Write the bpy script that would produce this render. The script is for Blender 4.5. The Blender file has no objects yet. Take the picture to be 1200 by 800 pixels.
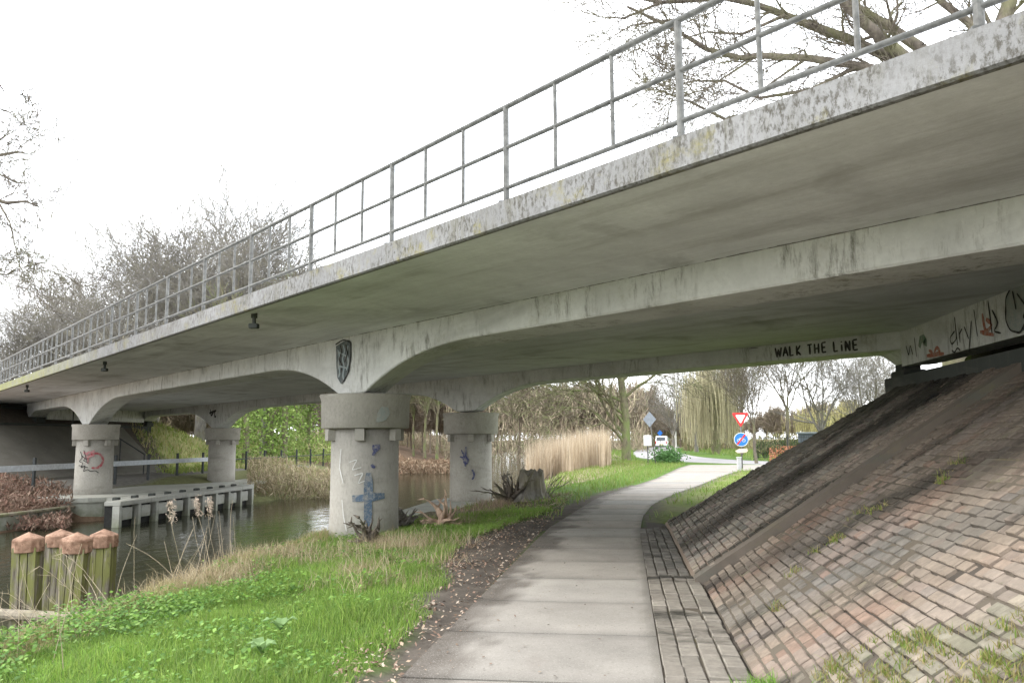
import bpy, math, random
import numpy as np
from mathutils import Vector, Matrix, noise as mnoise
C = bpy.context.scene.collection
R = math.radians
rng = np.random.default_rng(7)
random.seed(7)

# ------------------------------------------------------------------ camera, world, sun, exposure
# x = across the canal, y = along the canal and the path, z = up; the path surface is z = 0
YAW, PIT, ROL = .1351, .1207, -.0059
fw = Vector((-math.sin(YAW)*math.cos(PIT), math.cos(YAW)*math.cos(PIT), math.sin(PIT)))
rt = Vector((math.cos(YAW), math.sin(YAW), 0)); up = rt.cross(fw)
r2 = math.cos(ROL)*rt + math.sin(ROL)*up; u2 = -math.sin(ROL)*rt + math.cos(ROL)*up
cam = bpy.data.cameras.new('camera'); co = bpy.data.objects.new('camera', cam); C.objects.link(co)
m = Matrix((r2, u2, -fw)).transposed().to_4x4(); m.translation = (0, 0, 1.6)
co.matrix_world = m
cam.sensor_width = 36; cam.lens = 28.5; cam.clip_start = .05; cam.clip_end = 3000
bpy.context.scene.camera = co

SUN_EL, SUN_AZ = R(38), R(-100)        # azimuth clockwise from +y
w = bpy.data.worlds.new('World'); bpy.context.scene.world = w; w.use_nodes = True
wt = w.node_tree; wt.nodes.clear()
def N(t, ty, **k):
    n = t.nodes.new(ty)
    for a, b in k.items():
        if a.startswith('i_'): n.inputs[a[2:].replace('_', ' ')].default_value = b
        else: setattr(n, a, b)
    return n
out = N(wt, 'ShaderNodeOutputWorld'); bg = N(wt, 'ShaderNodeBackground'); bg.inputs[1].default_value = .15
sky = N(wt, 'ShaderNodeTexSky', sky_type='NISHITA', sun_disc=False, sun_elevation=SUN_EL, sun_rotation=SUN_AZ, air_density=1.2, dust_density=4.0, ozone_density=1.0)
tc = N(wt, 'ShaderNodeTexCoord'); mp = N(wt, 'ShaderNodeMapping'); mp.inputs['Scale'].default_value = (1, 1, 3.5)
nz = N(wt, 'ShaderNodeTexNoise'); nz.inputs['Scale'].default_value = 1.9; nz.inputs['Detail'].default_value = 6
rp = N(wt, 'ShaderNodeValToRGB'); rp.color_ramp.elements[0].position = .33; rp.color_ramp.elements[0].color = (.62, .62, .62, 1)
rp.color_ramp.elements[1].position = .58; rp.color_ramp.elements[1].color = (.97, .97, .97, 1)
mx = N(wt, 'ShaderNodeMixRGB'); mx.inputs[2].default_value = (9.0, 9.25, 9.6, 1)   # cloud white, same scale as the sky
wt.links.new(tc.outputs['Generated'], mp.inputs[0]); wt.links.new(mp.outputs[0], nz.inputs[0]); wt.links.new(nz.outputs[0], rp.inputs[0])
wt.links.new(rp.outputs[0], mx.inputs[0]); wt.links.new(sky.outputs[0], mx.inputs[1]); wt.links.new(mx.outputs[0], bg.inputs[0]); wt.links.new(bg.outputs[0], out.inputs[0])
sl = bpy.data.lights.new('sun', 'SUN'); sl.energy = .7; sl.angle = R(14); sl.color = (1, .96, .9)
so = bpy.data.objects.new('sun', sl); C.objects.link(so)
sd = Vector((math.sin(SUN_AZ)*math.cos(SUN_EL), math.cos(SUN_AZ)*math.cos(SUN_EL), math.sin(SUN_EL)))
so.rotation_euler = sd.to_track_quat('Z', 'Y').to_euler(); so.location = (0, -20, 40)
vs = bpy.context.scene.view_settings; vs.view_transform = 'Standard'; vs.look = 'None'; vs.gamma = 1; vs.use_curve_mapping = False
vs.exposure = 1.62

# ------------------------------------------------------------------ frame constants (a = y + K*x is the line number across the bridge)
K = .9223
A_F, A_G, A_FG = 6.41, 10.38, 20.47      # fascia face, near girder face, far girder face
GW = 1.2                                 # girder width measured in a
A_B = A_FG + GW + 3.9                    # far fascia
def px(x, y, h=None, dist=None):
    """point seen at pixel (1200x800 photo), at height h or at camera depth dist"""
    d = fw + r2*((x-600)/950) - u2*((y-400)/950)
    t = (h-1.6)/d.z if h is not None else dist
    return Vector((0, 0, 1.6)) + d*t

# ------------------------------------------------------------------ helpers
def lab(o, label=None, cat=None, group=None, kind=None):
    if label: o['label'] = label
    if cat: o['category'] = cat
    if group: o['group'] = group
    if kind: o['kind'] = kind
    return o
def empty(name, loc=(0, 0, 0), rz=0, parent=None):
    o = bpy.data.objects.new(name, None); C.objects.link(o); o.location = loc; o.rotation_euler = (0, 0, rz)
    o.empty_display_size = .2
    if parent: o.parent = parent
    return o
def addmesh(name, verts, faces, mat, parent=None, smooth=False, cols=None):
    me = bpy.data.meshes.new(name); me.from_pydata([tuple(v) for v in verts], [], faces); me.update()
    return fin(me, name, mat, parent, smooth, cols)
def fin(me, name, mat, parent=None, smooth=False, cols=None, loc=None):
    if mat: me.materials.append(mat)
    if smooth: me.polygons.foreach_set('use_smooth', [True]*len(me.polygons))
    if cols is not None:
        at = me.color_attributes.new('Col', 'FLOAT_COLOR', 'POINT')
        c4 = np.ones((len(cols), 4)); c4[:, :3] = cols; at.data.foreach_set('color', c4.ravel())
    o = bpy.data.objects.new(name, me); C.objects.link(o)
    if parent: o.parent = parent
    if loc: o.location = loc
    return o
def npmesh(name, V, F, mat, parent=None, smooth=False, cols=None):
    """V (n,3); F list of int arrays (k,m) for m-gons"""
    me = bpy.data.meshes.new(name); V = np.asarray(V, np.float32)
    me.vertices.add(len(V)); me.vertices.foreach_set('co', V.ravel())
    idx = np.concatenate([f.ravel() for f in F]); tot = np.concatenate([np.full(len(f), f.shape[1]) for f in F])
    st = np.concatenate([[0], np.cumsum(tot)[:-1]])
    me.loops.add(len(idx)); me.loops.foreach_set('vertex_index', idx.astype(np.int32))
    me.polygons.add(len(tot)); me.polygons.foreach_set('loop_start', st.astype(np.int32))
    me.update(calc_edges=True); me.validate()
    return fin(me, name, mat, parent, smooth, cols)
class MB:
    def __init__(s): s.v = []; s.f = []
    def add(s, v, f):
        b = len(s.v); s.v += [tuple(x) for x in v]; s.f += [tuple(i+b for i in q) for q in f]; return s
    def box(s, x0, x1, y0, y1, z0, z1, M=None, bev=0):
        if bev:
            b = bev
            v = []
            for z, ins in ((z0, b), (z0+b, 0), (z1-b, 0), (z1, b)):
                v += [(x0+ins, y0+ins, z), (x1-ins, y0+ins, z), (x1-ins, y1-ins, z), (x0+ins, y1-ins, z)]
            f = [(3, 2, 1, 0), (12, 13, 14, 15)]
            for k in range(3):
                for i in range(4):
                    j = (i+1) % 4; f.append((k*4+i, k*4+j, k*4+4+j, k*4+4+i))
        else:
            v = [(x, y, z) for z in (z0, z1) for x, y in ((x0, y0), (x1, y0), (x1, y1), (x0, y1))]
            f = [(3, 2, 1, 0), (4, 5, 6, 7), (0, 1, 5, 4), (1, 2, 6, 5), (2, 3, 7, 6), (3, 0, 4, 7)]
        if M: v = [M @ Vector(q) for q in v]
        return s.add(v, f)
    def tube(s, p0, p1, r0, r1=None, n=10, cap=True):
        r1 = r0 if r1 is None else r1
        p0, p1 = Vector(p0), Vector(p1); d = (p1-p0).normalized()
        a = d.cross(Vector((0, 0, 1)) if abs(d.z) < .9 else Vector((1, 0, 0))).normalized(); b = d.cross(a)
        v = []
        for p, r in ((p0, r0), (p1, r1)):
            v += [p + (a*math.cos(2*math.pi*i/n) + b*math.sin(2*math.pi*i/n))*r for i in range(n)]
        f = [(i, (i+1) % n, n+(i+1) % n, n+i) for i in range(n)]
        if cap: f += [tuple(range(n-1, -1, -1)), tuple(range(n, 2*n))]
        return s.add(v, f)
    def lathe(s, prof, n=48, c=(0, 0), M=None):
        v = [(c[0]+r*math.cos(2*math.pi*i/n), c[1]+r*math.sin(2*math.pi*i/n), z) for r, z in prof for i in range(n)]
        f = [(k*n+i, k*n+(i+1) % n, (k+1)*n+(i+1) % n, (k+1)*n+i) for k in range(len(prof)-1) for i in range(n)]
        f += [tuple(range(n-1, -1, -1)), tuple(range((len(prof)-1)*n, len(prof)*n))]
        if M: v = [M @ Vector(q) for q in v]
        return s.add(v, f)
    def prism(s, poly, z0, z1):
        n = len(poly); v = [(x, y, z0) for x, y in poly] + [(x, y, z1) for x, y in poly]
        f = [tuple(range(n-1, -1, -1)), tuple(range(n, 2*n))] + [(i, (i+1) % n, n+(i+1) % n, n+i) for i in range(n)]
        return s.add(v, f)
    def build(s, name, mat, parent=None, smooth=False): return addmesh(name, s.v, s.f, mat, parent, smooth)
def copy_tree(o, parent=None):
    c = o.copy(); C.objects.link(c); c.parent = parent
    for ch in list(o.children): copy_tree(ch, c)
    return c
def interp(x, pts): return float(np.interp(x, [p[0] for p in pts], [p[1] for p in pts]))

# ------------------------------------------------------------------ materials
def mat(name, rough=.8, spec=.3, metal=0):
    m = bpy.data.materials.new(name); m.use_nodes = True; t = m.node_tree
    b = t.nodes['Principled BSDF']; b.inputs['Roughness'].default_value = rough
    b.inputs['Specular IOR Level'].default_value = spec; b.inputs['Metallic'].default_value = metal
    return m, t, b
def pos(t, sc=(1, 1, 1), obj=False):
    if obj: g = N(t, 'ShaderNodeTexCoord').outputs['Object']
    else: g = N(t, 'ShaderNodeNewGeometry').outputs['Position']
    mp = N(t, 'ShaderNodeMapping'); mp.inputs['Scale'].default_value = sc; t.links.new(g, mp.inputs[0]); return mp.outputs[0]
def noi(t, vec, scale, detail=6, rough=.6, dist=0):
    n = N(t, 'ShaderNodeTexNoise'); n.inputs['Scale'].default_value = scale; n.inputs['Detail'].default_value = detail
    n.inputs['Roughness'].default_value = rough; n.inputs['Distortion'].default_value = dist; t.links.new(vec, n.inputs[0]); return n.outputs[0]
def ramp(t, f, *st):
    r = N(t, 'ShaderNodeValToRGB'); e = r.color_ramp.elements
    while len(e) < len(st): e.new(.5)
    for i, (p, c) in enumerate(st):
        e[i].position = p; c = (c, c, c) if isinstance(c, (int, float)) else c; e[i].color = (*c, 1)
    t.links.new(f, r.inputs[0]); return r.outputs[0]
def mixc(t, f, a, b, mode='MIX'):
    x = N(t, 'ShaderNodeMixRGB', blend_type=mode)
    for i, q in ((0, f), (1, a), (2, b)):
        if isinstance(q, (int, float)): x.inputs[i].default_value = q if i == 0 else (q, q, q, 1)
        elif isinstance(q, tuple): x.inputs[i].default_value = (*q, 1)
        else: t.links.new(q, x.inputs[i])
    return x.outputs[0]
def mth(t, op, a, b=0):
    x = N(t, 'ShaderNodeMath', operation=op)
    for i, q in ((0, a), (1, b)):
        if isinstance(q, (int, float)): x.inputs[i].default_value = q
        else: t.links.new(q, x.inputs[i])
    return x.outputs[0]
def bump(t, b, f, s=.3, d=.02):
    n = N(t, 'ShaderNodeBump'); n.inputs['Strength'].default_value = s; n.inputs['Distance'].default_value = d
    t.links.new(f, n.inputs['Height']); t.links.new(n.outputs[0], b.inputs['Normal'])
def sepz(t):
    s = N(t, 'ShaderNodeSeparateXYZ'); t.links.new(N(t, 'ShaderNodeNewGeometry').outputs['Position'], s.inputs[0]); return s.outputs

def concrete(name, base, streak=.5, moss=0., speck=0., stain=.4, streak_lo=.52, mossy_left=False, band=None):
    m, t, b = mat(name, .88, .25)
    P = pos(t)
    col = mixc(t, ramp(t, noi(t, P, .9, 8, .65), (.3, 0.), (.7, 1.)), tuple(c*.80 for c in base), tuple(min(1, c*1.12) for c in base))
    col = mixc(t, ramp(t, noi(t, P, 14, 5, .7), (.35, 0.), (.7, .35)), col, tuple(c*.7 for c in base))
    # broad damp stains drawn out along the deck
    q = pos(t, (.55, .55, 2)); col = mixc(t, ramp(t, noi(t, q, 1.1, 5, .6, .6), (.55, 0.), (.72, stain)), col, (.12, .115, .095))
    if streak:
        q = pos(t, (1, 1, .22)); f = ramp(t, noi(t, q, 8, 7, .78), (streak_lo, 0.), (streak_lo+.16, streak))
        big = ramp(t, noi(t, P, 1.1, 2), (.42, 0.), (.58, 1.))
        col = mixc(t, mixc(t, 1., f, big, 'MULTIPLY'), col, (.13, .125, .10))
    if speck:
        f = ramp(t, noi(t, pos(t, (1, 1, .5)), 26, 6, .75), (.47, 0.), (.60, speck)); big = ramp(t, noi(t, P, 2.2, 3), (.36, 0.2), (.56, 1.))
        col = mixc(t, mixc(t, 1., f, big, 'MULTIPLY'), col, (.075, .07, .06))
    if moss:
        f = ramp(t, noi(t, P, 1.7, 5, .7), (.55, 0.), (.68, moss)); f2 = ramp(t, noi(t, P, 22, 4, .7), (.4, .25), (.6, 1.))
        col = mixc(t, mixc(t, 1., f, f2, 'MULTIPLY'), col, (.19, .17, .06))
    if mossy_left:
        s = sepz(t); f = ramp(t, mth(t, 'MULTIPLY', mth(t, 'ADD', s[0], 12.), -.125), (0., 0.), (1., .8))
        f2 = ramp(t, noi(t, P, 5, 5, .7), (.35, .2), (.6, 1.)); col = mixc(t, mixc(t, 1., f, f2, 'MULTIPLY'), col, (.20, .21, .05))
    if band:      # green algae at the foot of a thing
        s = sepz(t); f = ramp(t, mth(t, 'MULTIPLY', mth(t, 'SUBTRACT', s[2], band[0]), 1/(band[1]-band[0])), (0., .85), (1., 0.))
        f2 = ramp(t, noi(t, P, 3, 5, .7), (.35, .3), (.6, 1.)); col = mixc(t, mixc(t, 1., f, f2, 'MULTIPLY'), col, (.12, .14, .06))
    t.links.new(col, b.inputs['Base Color'])
    bump(t, b, noi(t, P, 30, 8, .7), .35, .012)
    return m
def plain(name, c, rough=.6, spec=.4, metal=0, var=.15, sc=8):
    m, t, b = mat(name, rough, spec, metal)
    col = mixc(t, ramp(t, noi(t, pos(t, obj=True), sc, 5), (.35, 0.), (.65, 1.)), tuple(x*(1-var) for x in c), tuple(min(1, x*(1+var)) for x in c))
    t.links.new(col, b.inputs['Base Color']); return m
def attr_mat(name, rough=.85, spec=.2, var=.3, sc=12, bmp=.3, trans=0):
    m, t, b = mat(name, rough, spec)
    a = N(t, 'ShaderNodeAttribute', attribute_name='Col').outputs['Color']
    col = mixc(t, 1., a, ramp(t, noi(t, pos(t), sc, 6, .7), (.3, 1-var), (.7, 1+var*.6)), 'MULTIPLY')
    t.links.new(col, b.inputs['Base Color'])
    if bmp: bump(t, b, noi(t, pos(t), sc*3, 6, .7), bmp, .015)
    if trans:
        tr = N(t, 'ShaderNodeBsdfTranslucent'); t.links.new(col, tr.inputs[0]); ms = N(t, 'ShaderNodeMixShader'); ms.inputs[0].default_value = trans
        t.links.new(b.outputs[0], ms.inputs[1]); t.links.new(tr.outputs[0], ms.inputs[2])
        t.links.new(ms.outputs[0], t.nodes['Material Output'].inputs[0])
    return m
def bark(name, c, green=(.16, .17, .07), g=.5):
    m, t, b = mat(name, .9, .15); P = pos(t, (1, 1, .35))
    col = mixc(t, ramp(t, noi(t, P, 9, 6, .7), (.35, 0.), (.65, 1.)), tuple(x*.6 for x in c), tuple(x*1.3 for x in c))
    col = mixc(t, ramp(t, noi(t, pos(t), 1.2, 4), (.45, 0.), (.65, g)), col, green)
    t.links.new(col, b.inputs['Base Color']); bump(t, b, noi(t, P, 25, 5), .5, .03); return m

M = {}
M['deck'] = concrete('concrete_soffit', (.76, .775, .785), streak=.0, stain=.5)
def deck_joint(m, a0):
    t = m.node_tree; b = t.nodes['Principled BSDF']; old = b.inputs['Base Color'].links[0].from_socket; s = sepz(t)
    a = mth(t, 'ABSOLUTE', mth(t, 'SUBTRACT', mth(t, 'ADD', s[1], mth(t, 'MULTIPLY', s[0], K)), a0))
    n_ = noi(t, pos(t), 4, 4, .7); wd = mth(t, 'MULTIPLY', mth(t, 'SUBTRACT', n_, .40), .22); f = ramp(t, mth(t, 'DIVIDE', a, mth(t, 'MAXIMUM', wd, .001)), (.6, 1.), (1., 0.))
    t.links.new(mixc(t, mixc(t, 1., f, .85, 'MULTIPLY'), old, (.06, .045, .03)), b.inputs['Base Color'])
deck_joint(M['deck'], 10.36)
def deck_streaks(m):
    t = m.node_tree; b = t.nodes['Principled BSDF']; old = b.inputs['Base Color'].links[0].from_socket
    mp = N(t, 'ShaderNodeMapping', vector_type='TEXTURE'); mp.inputs['Rotation'].default_value = (0, 0, -math.atan(K)); mp.inputs['Scale'].default_value = (4.5, .55, 1)
    t.links.new(N(t, 'ShaderNodeNewGeometry').outputs['Position'], mp.inputs[0])
    c1 = mixc(t, ramp(t, noi(t, mp.outputs[0], 1.0, 7, .68, .3), (.52, 0.), (.72, .42)), old, (.15, .135, .105))
    mq = N(t, 'ShaderNodeMapping', vector_type='TEXTURE'); mq.inputs['Rotation'].default_value = (0, 0, -math.atan(K)); mq.inputs['Scale'].default_value = (12, .11, 1)
    t.links.new(N(t, 'ShaderNodeNewGeometry').outputs['Position'], mq.inputs[0])
    c1 = mixc(t, ramp(t, noi(t, mq.outputs[0], 1.0, 3), (.3, 0.), (.7, .16)), c1, (.30, .28, .24))     # formwork boards
    c1 = mixc(t, ramp(t, noi(t, pos(t), 45, 3), (.70, 0.), (.76, .6)), c1, (.16, .15, .13))            # pores
    t.links.new(c1, b.inputs['Base Color'])
deck_streaks(M['deck'])
M['girder'] = concrete('concrete_girder', (.64, .65, .625), streak=.85, streak_lo=.50, stain=.25, moss=.35)
M['fascia'] = concrete('concrete_fascia', (.225, .225, .225), streak=.85, speck=1., moss=1., stain=.35, mossy_left=True, streak_lo=.46)
M['pier'] = concrete('concrete_pier', (.40, .38, .335), streak=.35, speck=.2, stain=.35)
M['plinth'] = concrete('concrete_plinth', (.42, .42, .37), streak=.5, stain=.5, band=(-1.35, -.45))
M['dark_conc'] = concrete('concrete_bitumen', (.05, .055, .05), streak=.3, stain=.5)
M['galv'] = plain('galvanised_steel', (.115, .115, .108), .6, .35, 0, .35, 14)
M['rust'] = None

def slab_mat():
    m, t, b = mat('path_concrete', .85, .25); a = N(t, 'ShaderNodeAttribute', attribute_name='Col').outputs['Color']; P = pos(t)
    col = mixc(t, 1., a, ramp(t, noi(t, P, 1.3, 7, .65), (.3, .80), (.7, 1.12)), 'MULTIPLY')
    col = mixc(t, ramp(t, noi(t, P, 40, 4, .8), (.56, 0.), (.66, .7)), col, (.15, .135, .115))
    col = mixc(t, ramp(t, noi(t, P, 90, 3, .8), (.56, 0.), (.64, .45)), col, (.45, .43, .39))
    col = mixc(t, ramp(t, noi(t, pos(t, (2, .5, 1)), 1.2, 5, .6), (.58, 0.), (.75, .35)), col, (.17, .14, .12))
    t.links.new(col, b.inputs['Base Color']); bump(t, b, noi(t, P, 60, 6, .7), .25, .006); return m
M['slab'] = slab_mat()
M['asphalt'] = plain('old_asphalt', (.27, .26, .26), .9, .2, 0, .12, 3)
def brick_mat():
    m, t, b = mat('weathered_paver', .88, .2); a = N(t, 'ShaderNodeAttribute', attribute_name='Col').outputs['Color']; P = pos(t)
    col = mixc(t, 1., a, ramp(t, noi(t, P, 11, 7, .75), (.3, .68), (.7, 1.18)), 'MULTIPLY')
    col = mixc(t, ramp(t, noi(t, P, 1.6, 7, .7), (.40, 0.), (.68, .55)), col, (.17, .145, .12))
    mp = N(t, 'ShaderNodeMapping'); mp.inputs['Rotation'].default_value = (0, 0, .35); mp.inputs['Scale'].default_value = (.35, 1.1, .35)
    t.links.new(N(t, 'ShaderNodeNewGeometry').outputs['Position'], mp.inputs[0])
    col = mixc(t, ramp(t, noi(t, mp.outputs[0], 1.5, 8, .72), (.50, 0.), (.62, .92)), col, (.03, .028, .022))
    col = mixc(t, ramp(t, noi(t, P, 3.1, 6, .7), (.60, 0.), (.72, .5)), col, (.10, .12, .045))
    t.links.new(col, b.inputs['Base Color']); bump(t, b, noi(t, P, 35, 7, .75), .6, .012); return m
M['brick'] = brick_mat()
M['soil'] = attr_mat('ground_cover', .95, .1, .35, 5, .6)
M['grass'] = attr_mat('grass_blades', .6, .25, .15, 2, 0, .35)
M['leaf'] = attr_mat('leaf_litter', .8, .15, .2, 6, 0, .1)
M['reed'] = attr_mat('dry_reed', .8, .15, .15, 2, 0, .2)
M['twig'] = bark('grey_bark', (.13, .11, .09), g=.45)
M['twig_far'] = bark('far_bark', (.19, .178, .16), (.20, .18, .10), g=.5)
M['twig_green'] = bark('ivy_bark', (.17, .15, .10), (.16, .20, .07), g=.9)
M['joint'] = concrete('joint_soil', (.11, .092, .07), stain=.8, streak=0, moss=.5)

def water_mat():
    m, t, b = mat('canal_water', .04, .5); b.inputs['Base Color'].default_value = (.035, .036, .02, 1); b.inputs['IOR'].default_value = 1.33
    P = pos(t, (1, .55, 1)); n1 = noi(t, P, 3.2, 4, .6, .4); n2 = noi(t, P, .8, 2)
    bump(t, b, mth(t, 'ADD', n1, n2), .22, .06); return m
M['water'] = water_mat()

# ------------------------------------------------------------------ ground
PL = [(-20, -1.6), (5, -1.55), (12, -1.45), (15, -1.40), (23, -.75), (34.4, 1.33), (46.4, 3.0), (52, 4)]     # left edge of the path
PR = [(-20, .20), (14.5, .24), (17.6, .36), (20.8, .66), (24.5, 1.4), (28.65, 2.45), (36, 4.1), (42, 5.6), (46, 8), (52, 10)]                       # right edge
CREST = [(-20, -5.45), (8.5, -5.5), (12, -5.8), (16, -5.8), (20, -5.4), (25, -3.6), (60, -3.2), (75, -5.2), (110, -8.5), (200, -14)]       # near bank top
FAR = [(-30, -20.3), (27.5, -20.3), (28.3, -19.5), (36.5, -19.2), (38.5, -17.4), (47, -17.3), (60, -19), (88, -23.4), (140, -28)]  # far shore
TOE = .78
def sm(x): x = min(1, max(0, x)); return x*x*(3-2*x)
def fedge(n):
    if n < 4.5: return 15.87-.6*(n-1.07)
    e2 = 20.9-.9223*n
    return e2 if n > 6 else 13.81+(e2-13.81)*(n-4.5)/1.5
def ground(n, s):
    if n > -14:
        h = 0
        cr = interp(s, CREST)
        if n < -1.7: h = -.25*sm((-1.7-n)/max(.5, (-1.7-cr)))
        if n < cr: h = -.25-1.5*sm((cr-n)/1.5)
        if cr-n > 1.5: h = -1.75-.5*min(1, (cr-n-1.5)/3)
        if n > TOE:
            pl = min(.66*(n-TOE), 2.40) if n < 6.2 else 3.55
            dist = (s-fedge(n))/1.17
            h = max(0, pl-max(0, dist)*.9)-.07*(1 if dist < .5 else 0)*(1 if n < 7 else 0)
            if s > 16.5 and n < 3: h = 0 if h < .05 else h
    else:
        fs = interp(s, FAR); d = fs-n
        if d < 0: h = -1.35+max(-1., d*.5)
        else:
            top = -.72 if s < 28 else -1.15
            h = top+(-.12-top)*sm(d/ (3.2 if s < 28 else 5.5))
            if s > 60: h += 1.2*sm((d-3)/8)
        if n < -26.5:
            pl = min(.66*(-26.5-n), 3.55); a = s+K*n; 
            dist = max((a-19.5)*.735, (5.5-a)*.735, 0)
            h = max(h, pl-dist*.27)
    return h
def axis(segs):
    r = []
    for a, b, st in segs: r += list(np.arange(a, b, st))
    return np.array(r+[segs[-1][1]])
gx = axis([(-700, -200, 100), (-200, -60, 14), (-60, -34, 2), (-34, -16, .5), (-16, -7, .5), (-7, 1, .14), (1, 10, .25), (10, 30, 2), (30, 100, 10), (100, 800, 100)])
gy = axis([(-60, -10, 5), (-10, 3, .6), (3, 27, .16), (27, 60, .6), (60, 120, 2), (120, 300, 12), (300, 1200, 100)])
GV = []; GC = []
def ncol(*c): return np.array(c)
green = ncol(.075, .13, .022); green2 = ncol(.13, .17, .035); dirt = ncol(.105, .09, .075); tan = ncol(.24, .20, .13); litter = ncol(.16, .10, .07); mud = ncol(.06, .055, .04)
def gcol(n, s):
    q = mnoise.noise(Vector((n*.6, s*.6, 0))); q2 = mnoise.noise(Vector((n*2.3, s*2.3, 5)))
    c = green*(1+.25*q)
    if n > -14:
        cr = interp(s, CREST); L = interp(s, PL); Rr = interp(s, PR)
        e = L-n
        if 0 < e < 3 and s < 30:
            wd = interp(s, [(5, .25), (7, .35), (9, .7), (12, 1.3), (14, 1.2), (17, .6), (26, .4), (30, .3)])
            f = sm((wd+.25*q2-e)/.35+.5); c = c*(1-f)+dirt*f*(1+.4*q2)
        if n < L-1.2 and 13 < s < 25:
            f = sm((s-13)/2)*sm((25-s)/3)*(.55+.5*q); f = min(1, max(0, f)); c = c*(1-f)+(dirt*1.15+litter*.25)*f
        if n < cr+.5: f = sm((cr+.5-n)/.8); c = c*(1-f)+(tan*.6+dirt*.4)*f
        if n < cr-.7: c = mud
        if n > Rr and s > 15: 
            c = green2*(1+.3*q)
            f = sm(q*2+.1)*.5; c = c*(1-f)+tan*.7*f
            e = n-Rr
            if e < .5: f = 1-e/.5; c = c*(1-f)+dirt*f
        if n > TOE-.5 and s < fedge(n)+.3: c = dirt*.8
        if 30 < s < 60 and -3.5 < n < L-2.5: c = tan*(1+.2*q)
        if s > 60 and n < 0: c = tan*.8
    else:
        c = litter*.9+tan*.25 if s < 34 else tan*.55+green*.5
        if s > 60: c = ncol(.13, .09, .06)*(1+.4*q)
        if n < -22.8 and n > -26.3 and s < 58: c = ncol(.2, .19, .17)
        a = s+K*n
        if n < -26 and 5 < a < 21: c = dirt
        elif n < -26 and a >= 21 and s < 90: c = (green2*.9+tan*.8)*(1+.45*q)
    if s > 150 or n > 60 or n < -70 or s < -3: c = green*.4+tan*.8  # unseen outlying ground made lighter to bounce light onto the bridge underside
    return c
for y in gy:
    for x in gx:
        h = ground(x, y)
        if h < .4 and -6.5 < x < -1.7 and y < 30: h += .05*mnoise.noise(Vector((x*1.5, y*1.5, 0)))
        if -1.75 < x < .8 and h > -.02: h = min(h, -.03)
        if PL[0][0] < y < 52 and interp(y, PL)-.05 < x < interp(y, PR)+.05: h = min(h, -.03)
        GV.append((x, y, h)); GC.append(gcol(x, y))
nx, ny = len(gx), len(gy)
ii = (np.arange(ny-1)[:, None]*nx+np.arange(nx-1)[None, :]).ravel()
o = npmesh('ground', np.array(GV), [np.stack([ii, ii+1, ii+nx+1, ii+nx], 1)], M['soil'], smooth=True, cols=np.array(GC)); lab(o, kind='structure')

WL = -1.30
o = addmesh('canal_water', [(-34, -40, WL), (-.5, -40, WL), (-.5, 400, WL), (-60, 400, WL), (-34, 100, WL)], [(0, 1, 2, 3, 4)], M['water']); lab(o, kind='structure')
# ---- path slabs
def slabs():
    V = []; F = []; CL = []; NX, NY = 22, 7
    s = 5.62-1.36*6
    while s < 51:
        s1 = s+1.36-.018; z = rng.normal(0, .002); tl = rng.normal(0, .002)
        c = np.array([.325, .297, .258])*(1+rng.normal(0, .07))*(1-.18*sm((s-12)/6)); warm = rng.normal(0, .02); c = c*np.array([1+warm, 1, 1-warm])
        l = [interp(q, PL) for q in (s, s1)]; r = [interp(q, PR) for q in (s, s1)]; b = len(V)
        for j in range(NY+1):
            v = j/NY; y = s+(s1-s)*v; x0 = l[0]*(1-v)+l[1]*v; x1 = r[0]*(1-v)+r[1]*v
            for i in range(NX+1):
                u = i/NX; x = x0+(x1-x0)*u; edge = (i in (0, NX)) or (j in (0, NY))
                V.append((x, y, z+tl*(u-.5)+(0 if edge else .006)))
                q = mnoise.noise(Vector((x*2.2, y*1.6, 7))); q2 = mnoise.noise(Vector((x*7, y*5, 2)))
                dl = (x-x0)/interp(y, [(4, .40), (8, .32), (12, .42), (20, .3), (50, .15)]); f = sm(1.25-dl+1.2*q+.6*q2)*.95
                dr = (x1-x)/.12; f2 = sm(1-dr+.8*q2)*.6
                fj = .2 if j in (0, NY) else 0
                cc = c*(1-f)+np.array([.10, .085, .07])*f; cc = cc*(1-f2)+np.array([.10, .09, .07])*f2; CL.append(cc*(1-fj)*(1+.06*q))
        W_ = NX+1
        for j in range(NY):
            for i in range(NX): k = b+j*W_+i; F.append((k, k+1, k+W_+1, k+W_))
        b2 = len(V); co_ = [b, b+NX, b+NY*W_+NX, b+NY*W_]
        for k in co_: V.append((V[k][0], V[k][1], -.08)); CL.append(c*.5)
        rows = [[b+i for i in range(NX+1)], [b+j*W_+NX for j in range(NY+1)], [b+NY*W_+NX-i for i in range(NX+1)], [b+(NY-j)*W_ for j in range(NY+1)]]
        for q, row in enumerate(rows): F.append(tuple(row[::-1])+(b2+q, b2+(q+1) % 4))
        s += 1.36
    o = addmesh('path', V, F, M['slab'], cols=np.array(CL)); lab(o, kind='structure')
slabs()
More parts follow.
